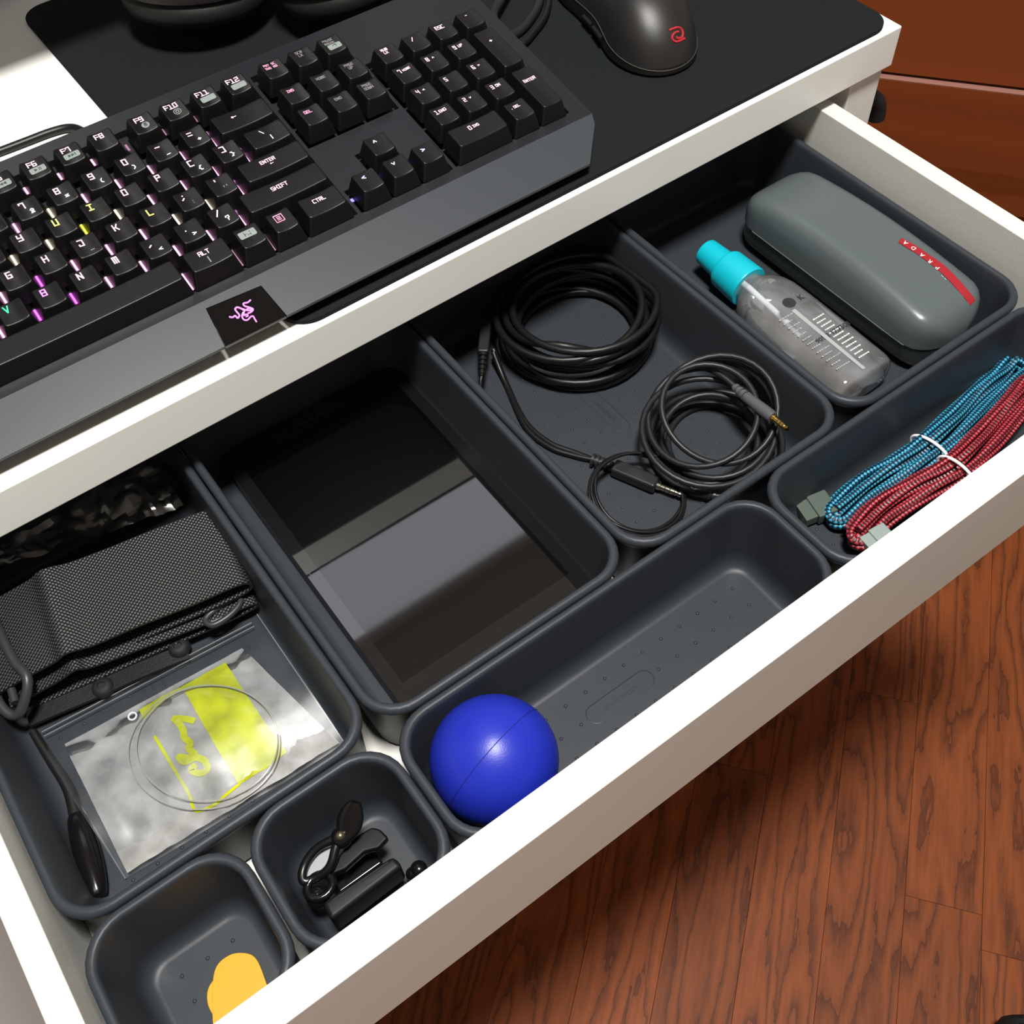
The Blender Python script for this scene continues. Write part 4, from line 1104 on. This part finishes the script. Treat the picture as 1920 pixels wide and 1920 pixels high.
build('clip_jaw', tube(smooth_path(jl, 6, closed=True), 2.1, 12, True)[:2], M('tuner_jaw', (14, 14, 15), .3), tn)
padp = [tp(*p) for p in [(505, 630, -22), (330, 710, -23), (215, 870, -25), (185, 1010, -26), (420, 885, -24), (470, 790, -23)]]
build('pad', loft([[p-Vector((0, 0, 2.5)) for p in padp], padp]), pad_white, tn)
lv = []
for t in [0, .03, .1, .25, .45, .65, .85, .97, 1]:
    c_ = tp(640, 560, -17).lerp(tp(760, 130, -8), t); w_ = 6.2*math.sin(math.pi*(.12+.80*t))**.7 if 0 < t < 1 else .6
    dd = (tp(760, 130, -8)-tp(640, 560, -17)).normalized(); ss = Vector((0, 0, 1)).cross(dd).normalized(); uu = dd.cross(ss)
    lv.append([c_+ss*w_*math.cos(a*math.pi/10)+uu*2.2*min(1, w_/2)*math.sin(a*math.pi/10) for a in range(20)])
build('clip_lever', loft(lv), tool_m, tn)
lw2 = [tp(x, y, -24) for x, y in ((700, 560), (940, 420), (1030, 440), (1130, 540), (1020, 660), (860, 700), (640, 900), (480, 960), (560, 760))]
build('lower_jaw', prism([(p.x, p.y) for p in lw2], -29, -24, 1.2, 2), M('tuner_clip', (9, 9, 10), .5, spec=.25), tn)
build('pivot', sphere(tp(590, 525, -14), 2.4, 16, 10), M('pivot_metal', (140, 130, 110), .25, .9), tn)
build('pivot_housing', sphere(tp(600, 545, -17.5), 5.0, 18, 12, (1, 1, .8)), tool_m, tn)
bj = tp(360, 1090, -24); build('joint_collar', tube([bj+Vector((6*math.cos(a*math.pi/10), 5*math.sin(a*math.pi/10), 0)) for a in range(20)], 2.0, 8, True)[:2], tool_m, tn)
build('ball_joint', sphere(tp(340, 1210, -28), 5.4, 18, 12), tool_m, tn)
build('post', tube([bj-Vector((0, 0, 3)), tp(330, 1250, -31)], 3.6, 12)[:2], tool_m, tn)
build('body_foot', box(100, 124, 38, 52, BF+.3, -40, 1.5), tool_m, tn)
build('button', sphere(tp(1470, 895, -36), 4.0, 14, 10, (1, 1, .7)), tool_m, tn)
build('button_stem', sphere(tp(1400, 950, -38), 3.2, 14, 10), tool_m, tn)

# ------------------------------------------------------------------ strap in the left bin
st = thing('strap', 'black woven shoulder strap folded up with a plastic slide buckle', 'strap', (80, 245, BF))
sa, sb = at(455, 1096, -20), at(120, 1240, -20)      # near edge of the top layer
fx = Vector((sa.x-sb.x, sa.y-sb.y, 0)).normalized(); fy = Vector((-fx.y, fx.x, 0))
so = Vector((sa.x, sa.y, 0))
WW = 55.
def webbing(name, prof, wid=WW, y0=0., mat_=web_m, th=1.5):
    """prof: list of (distance to the left of the near right corner, z) swept across the strap's width"""
    P = smooth_path([Vector((a, 0, z)) for a, z in prof], 6); V, F, U = [], [], []; L = 0
    nrm = []
    for i in range(len(P)):
        d = (P[min(i+1, len(P)-1)]-P[max(i-1, 0)]).normalized(); nrm.append(Vector((-d.z, 0, d.x)))
    for side in (0, 1):
        L = 0
        for i, p in enumerate(P):
            if i: L += (p-P[i-1]).length
            for j in range(5):
                q = p+nrm[i]*(th if side else 0)
                yy = y0+wid*j/4
                V.append(so-fx*q.x+fy*yy+Vector((0, 0, q.z+.35*math.sin(L*.11+yy*.05)))); U.append((L, wid*j/4))
    n = len(P)
    for s_ in (0, 1):
        for i in range(n-1):
            for j in range(4):
                a = s_*n*5+i*5+j; F.append((a, a+1, a+6, a+5))
    for i in range(n-1):
        for j in (0, 4): a, b = i*5+j, n*5+i*5+j; F.append((a, a+5, b+5, b))
    for j in range(4):
        for i in (0, n-1): a, b = i*5+j, n*5+i*5+j; F.append((a, a+1, b+1, b))
    return build(name, (V, F, U), mat_, st)
webbing('webbing', [(62, -30), (30, -29), (8, -28.5), (-.5, -27.5), (-3, -25), (-1.5, -21.5), (6, -20), (30, -19.5), (60, -18.5), (78, -18), (88, -15.5), (93, -15.5), (99, -18.5), (112, -21), (122, -23), (129, -24.5)])
webbing('webbing', [(128, -33), (104, -28.5), (92, -24.5), (84, -28), (60, -31), (25, -33.5), (2, -34.5), (-3, -37), (0, -40), (20, -41.5), (70, -42), (120, -43)], y0=-4, wid=WW)
webbing('leather_tab', [(40, -45.8), (70, -44.6), (100, -44.4), (124, -44.4)], y0=-13, wid=40, mat_=leather_m, th=2.2)
# slide buckle around the left end
def sp(a, b, z): return so-fx*a+fy*b+Vector((0, 0, z))
build('buckle', tube(smooth_path([sp(113, -3, -18.5), sp(117, 12, -18), sp(121, 40, -18.5), sp(120, WW+3, -21), sp(128, WW+3, -25), sp(131, 30, -25), sp(131, -2, -27), sp(124, -13, -28)], 6, closed=True), lambda t: 2.6, 10, True)[:2], buckle_m, st)
build('buckle_bar', tube([sp(123, -8, -25), sp(124, WW+2, -23)], 2.2, 8)[:2], buckle_m, st)
# snap clip end showing at the right
build('clip_loop', tube(smooth_path([at(x, y, -33) for x, y in ((385, 1162), (405, 1142), (440, 1122), (451, 1124), (446, 1138), (425, 1158), (398, 1172))], 6, closed=True), 1.7, 8, True)[:2], buckle_m, st)
build('clip_plate', prism([(p.x, p.y) for p in [at(x, y, -34) for x, y in ((388, 1160), (440, 1126), (447, 1132), (420, 1158), (396, 1169))]], -35, -34, .3), M('clip_grey', (120, 122, 124), .35), st)
for x, y in ((335, 1213), (192, 1288)):
    q = at(x, y, -42); build('strap_stud', revolve(q-Vector((0, 0, 4)), (0, 0, 1), [(0, 3), (.4, 5.4), (2.5, 6), (5, 5.2), (6, 3.6), (6.2, 2.2), (5.4, 1.8)], 20), rub_m, st)

# crumpled clear bag behind the strap
def crumple(corners, nx, ny, amp, freq, seed, lift=0.):
    a, b, c, d = [Vector(q) for q in corners]; V, F, U = [], [], []
    for j in range(ny+1):
        for i in range(nx+1):
            s_, t = i/nx, j/ny; p = (a*(1-s_)+b*s_)*(1-t)+(d*(1-s_)+c*s_)*t
            n1 = NZ.noise(Vector((p.x*freq, p.y*freq, seed))); n2 = abs(NZ.noise(Vector((p.x*freq*2.3+9, p.y*freq*2.3, seed+4))))
            V.append(p+Vector((NZ.noise(Vector((p.y*freq, seed, p.x*freq)))*amp*.4, 0, amp*(n1+n2*.7)+lift*math.sin(math.pi*t)))); U.append((s_, t))
    for j in range(ny):
        for i in range(nx):
            k_ = j*(nx+1)+i; F.append((k_, k_+1, k_+nx+2, k_+nx+1))
    return V, F, U
cb = build('plastic_bag', crumple([at(-30, 1082, -28), at(345, 948, -22), (139, 300, -14), (20, 301, -20)], 46, 22, 6.5, .055, 3.3), film_bag, angle=12)
tag(cb, 'crumpled clear plastic bag tucked behind the strap in the left bin', 'plastic bag')

# ------------------------------------------------------------------ zip bag with guitar strings
ZB = BF+1.0
zc_ = [at(65, 1368, ZB), at(482, 1152, ZB), at(648, 1396, ZB), at(236, 1648, ZB)]
zb = build('zip_bag', crumple([zc_[3], zc_[2], zc_[1], zc_[0]], 40, 34, .8, .05, 1.2, 12.), film_zip, angle=20)
tag(zb, 'clear zip bag holding the string packet in the left bin', 'zip bag')
ea, eb, ec, ed = zc_
def edge(a, b, z, r, nm, m_): return build(nm, tube([Vector(a)+Vector((0, 0, z)), Vector(b)+Vector((0, 0, z))], r, 6)[:2], m_, zb)
seal_m = M('zip_seal', (112, 115, 118), .3, trans=.0)
for k_ in (.05, .085):
    l0 = ea.lerp(ed, k_); l1 = eb.lerp(ec, k_); edge(l0+(l1-l0)*.02, l0+(l1-l0)*.96, 2.4 if k_ < .06 else 3.2, .32, 'zip_rib', seal_m)
edge(eb, ec, .4, .35, 'side_seal', seal_m); edge(ea, ed, .4, .3, 'side_seal', seal_m)
PZ = BF+6.
def pp(x, y, z=PZ): return at(200+x/4.8, 1220+y/4.8, z)
# inner cellophane packet: long soft creases run across it; the print lies on the same surface
cv0 = at(118, 1392, PZ); cvx = (at(452, 1212, PZ)-cv0).normalized(); cvy = Vector((-cvx.y, cvx.x, 0))
def packet_z(p):
    a = (p-cv0).dot(cvx); b = (p-cv0).dot(cvy)
    q = a*.8+b*.6; r = -a*.6+b*.8
    n = NZ.noise(Vector((q*.11, r*.035, 2.2)))*1.5+abs(NZ.noise(Vector((q*.23, r*.06, 8.1))))*1.0+NZ.noise(Vector((q*.5, r*.2, 5.)))*.22
    e = min(1, max(0, min(-b/10., (b+108)/10.)))
    return PZ-2.6+(1.9+n)*max(.25, e)
ic = [at(118, 1392, PZ), at(452, 1212, PZ), at(636, 1392, PZ), at(238, 1636, PZ)]
def draped(poly, lift, n=26):
    """fill a polygon (list of xy points) with a fine grid lying on the packet surface"""
    bm = bmesh.new(); f = bm.faces.new([bm.verts.new((p.x, p.y, 0)) for p in poly])
    x0_, x1_ = min(p.x for p in poly), max(p.x for p in poly); y0_, y1_ = min(p.y for p in poly), max(p.y for p in poly)
    stp = 2.2
    k_ = x0_+stp
    while k_ < x1_:
        bmesh.ops.bisect_plane(bm, geom=bm.verts[:]+bm.edges[:]+bm.faces[:], plane_co=(k_, 0, 0), plane_no=(1, 0, 0)); k_ += stp
    k_ = y0_+stp
    while k_ < y1_:
        bmesh.ops.bisect_plane(bm, geom=bm.verts[:]+bm.edges[:]+bm.faces[:], plane_co=(0, k_, 0), plane_no=(0, 1, 0)); k_ += stp
    bm.verts.index_update()
    r = ([Vector((v.co.x, v.co.y, packet_z(Vector((v.co.x, v.co.y, PZ)))+lift)) for v in bm.verts], [tuple(v.index for v in f.verts) for f in bm.faces]); bm.free(); return r
pk_ = build('string_packet', draped(ic, 0), film_cello, angle=60)
tag(pk_, 'crinkled cellophane packet with a lime printed band inside the zip bag', 'packet')
build('printed_band', draped([pp(x, y) for x, y in [(670, 310), (1060, 90), (1200, 310), (1420, 640), (1620, 910), (1420, 1060), (1190, 1205), (1040, 960), (860, 650)]], .25), film_lime, pk_, angle=60)
build('printed_corner', draped([pp(x, y) for x, y in [(285, 520), (480, 400), (700, 300), (690, 330), (520, 440), (330, 620)]], .25), film_lime, pk_, angle=60)
def ribbon(pts, w):
    P = smooth_path([pp(x, y) for x, y in pts], 7); V, F = [], []
    for i in range(len(P)):
        d = (P[min(i+1, len(P)-1)]-P[max(i-1, 0)]); d.z = 0; d.normalize(); n_ = Vector((-d.y, d.x, 0))*w
        for q in (P[i]-n_, P[i]+n_): V.append(Vector((q.x, q.y, packet_z(q)+.45)))
        if i: F.append((2*i-2, 2*i-1, 2*i+1, 2*i))
    return V, F
build('printed_rule', ribbon([(430, 770), (520, 920), (640, 1120), (740, 1290), (800, 1440), (940, 1400), (1080, 1290), (1200, 1200)], .75), film_lime, pk_)
build('printed_script', ribbon([(790, 630), (700, 610), (610, 610), (640, 640), (690, 720), (700, 780), (750, 830), (740, 880), (790, 930), (720, 960), (650, 950), (700, 1000), (800, 960), (880, 990), (900, 1060), (840, 1100), (760, 1070), (800, 1020)], 1.7), film_lime, pk_)
string_m = M('nylon_string', (150, 150, 142), .25)
gs = thing('guitar_string', 'coiled nylon guitar string with a tiny ring end inside the packet', 'guitar string', pp(850, 800, BF+3))
ell = lambda cx, cy, rx, ry, rot, z: [pp(cx+rx*math.cos(a*math.pi/36)*math.cos(rot)-ry*math.sin(a*math.pi/36)*math.sin(rot), cy+rx*math.cos(a*math.pi/36)*math.sin(rot)+ry*math.sin(a*math.pi/36)*math.cos(rot), z+.6*math.sin(a*.3)) for a in range(72)]
for cx, cy, rx, ry, ro, z in ((880, 870, 690, 555, -.20, PZ+2.2), (905, 835, 640, 520, -.15, PZ+2.6)):
    build('coil', tube(ell(cx, cy, rx, ry, ro, z), .30, 6, True)[:2], string_m, gs)
rc = pp(232, 590, PZ+3)
build('ring_end', tube([rc+Vector((2.0*math.cos(a*math.pi/10), 2.0*math.sin(a*math.pi/10), 0)) for a in range(20)], .5, 8, True)[:2], M('ring_white', (220, 220, 222), .3), gs)

# black slim-necked tool along the bin's left wall
tl_ = thing('slim_tool', 'slim black tool with a glossy flattened handle along the bin wall', 'tool', at(150, 1560, BF))
pts = [at(62, 1372, -43), at(95, 1425, -43.5), at(128, 1478, -44), at(143, 1530, -44), at(156, 1575, -43.5), at(172, 1630, -43), at(186, 1680, -43)]
build('neck', tube(smooth_path(pts[:4], 6), lambda t: 2.2+1.2*t, 10)[:2], M('tool_matt', (18, 18, 19), .45), tl_)
build('handle', tube(smooth_path(pts[3:], 8), lambda t: 3.3+3.0*math.sin(math.pi*min(1, .05+.95*t))**.8, 14)[:2], tool_m, tl_)

# ------------------------------------------------------------------ wooden chest of drawers at the right
CS, CT0, CT1 = 950., -640., -186.
ch = thing('chest_of_drawers', 'reddish wooden chest of drawers standing beyond the desk corner', 'chest', RS*1150+RT*-413+Vector((0, 0, -FZ)))
def chest_part(name, s_a, s_b, t_a, t_b, z_a, z_b, m_, parent=None, bev=1.):
    """object whose own x axis runs along the chest's width so the grain lies level"""
    v, f = box(0, t_b-t_a, 0, s_b-s_a, 0, z_b-z_a, bev)
    o = build(name, (v, f), m_, parent or ch, local=True)
    par = parent or ch
    p = W(RS*s_b+RT*t_a+Vector((0, 0, z_a)))
    o.location = p-Vector(ch['_base']) if parent is None else o.location
    o.rotation_euler = (0, 0, RA+math.pi/2)
    # local x -> RT, local y -> -RS
    return o
chest_part('carcass', CS+24, 1400, CT0, CT1, -FZ+30, 40, cherry)
chest_part('top_board', CS-6, 1404, CT0-8, CT1+8, 40, 62, cherry)
chest_part('plinth', CS+40, 1390, CT0+10, CT1-10, -FZ, -FZ+30, cherry)
zt_ = -3.
for k_ in range(5):
    zb_ = -135-133*k_ if k_ < 4 else -FZ+34
    zb_ = max(zb_, -FZ+34)
    pro = 5. if k_ in (1,) else 0.
    if zt_-zb_ > 20:
        chest_part('drawer_front', CS-pro, CS+23, CT0+1.5, CT1-1.5, zb_+(2.6 if k_ == 0 else 1.5), zt_, cherry, None, .8)
        if k_ == 1: chest_part('edge_strip', CS-pro, CS+18, CT0+1.5, CT1-1.5, zt_, zt_+.8, pinkedge, None, .1)
    zt_ = zb_-1.2

# black hook on the desk's right flank
hk = thing('side_hook', 'small black rounded hook fixed to the outer side of the white desk leg', 'hook', (683, 280, -30))
build('mount', box(675.2, 679, 270, 292, -30, 0, 1.2), rub_m, hk)
build('hook_arm', tube(smooth_path([(679, 280, -8), (690, 279, -9), (698, 277, -16), (700, 276, -28)], 6), 6.5, 12)[:2], rub_m, hk)

# ------------------------------------------------------------------ office chair behind the photographer's side (only one castor end shows)
oc = Vector((759, -453, -FZ))
chair = thing('office_chair', 'black swivel chair whose castor foot shows at the bottom corner', 'chair', oc)
a0 = math.atan2(-222+430, 572-800)
for k_ in range(5):
    a = a0+k_*2*math.pi/5; d = Vector((math.cos(a), math.sin(a), 0)); n_ = Vector((-d.y, d.x, 0))
    leg = build('leg', tube([oc+d*30+Vector((0, 0, 105)), oc+d*180+Vector((0, 0, 92)), oc+d*296+Vector((0, 0, 74))], lambda t: 24-8*t, 12)[:2], rub_m, chair)
    c_ = oc+d*290
    for q in (-1, 1): build('castor_wheel', revolve(c_+n_*q*8-n_*q*0+Vector((0, 0, 27)), n_*q, [(0, 20), (.5, 26), (12, 26.5), (17, 22), (18, 6)], 28), rub_m, leg)
    build('castor_hood', sphere(c_+Vector((0, 0, 36)), 27, 24, 14, (1, 1, .85)), rub_m, leg)
build('column', revolve(oc+Vector((0, 0, 80)), (0, 0, 1), [(0, 30), (10, 34), (60, 30), (62, 25), (330, 25)], 20), rub_m, chair)
build('seat', xf(box(-235, 235, -235, 235, 0, 85, 38, 5), Matrix.Translation(oc+Vector((20, -60, 410))) @ Matrix.Rotation(.5, 4, 'Z')), M('chair_fabric', (24, 24, 26), .9, bump=(600, .5)), chair)

# unseen glowing panel, added to give the tablet its bright reflection
cpn = thing('added_glow_panel', 'added glowing panel overhead, mirrored by the tablet', 'glow panel', (715, 1400, CH-40))
build('rim', xf(box(-570, 570, -320, 320, 0, 39, 4), Matrix.Translation((715, 1400, CH-40))), white, cpn)
build('glow_face', xf(box(-550, 550, -300, 300, -6, -.5, 2), Matrix.Translation((715, 1400, CH-40))), M('reflection_glow', (235, 235, 235), .6, emit=(238, 245, 255), es=1.3), cpn)

# ------------------------------------------------------------------ monitor standing at the back of the desk (above the frame; it shades the desktop's far end)
mo = thing('monitor', 'black monitor on a stand at the back of the desk', 'monitor', (130, 690, DZ))
build('panel', box(-140, 430, 553, 590, DZ+95, DZ+430, 3), M('monitor_shell', (20, 20, 21), .4), mo)
build('display', box(-130, 420, 552.2, 552.9, DZ+107, DZ+420, .2), gloss_black, mo)
build('neck', box(105, 155, 705, 730, DZ+12, DZ+300, 4), rub_m, mo)
build('arm', box(115, 145, 590.5, 704.5, DZ+240, DZ+280, 4), rub_m, mo)
build('foot', box(20, 240, 692, 752, DZ, DZ+12, 3), rub_m, mo)

for o in bpy.data.objects:
    if '_base' in o: del o['_base']
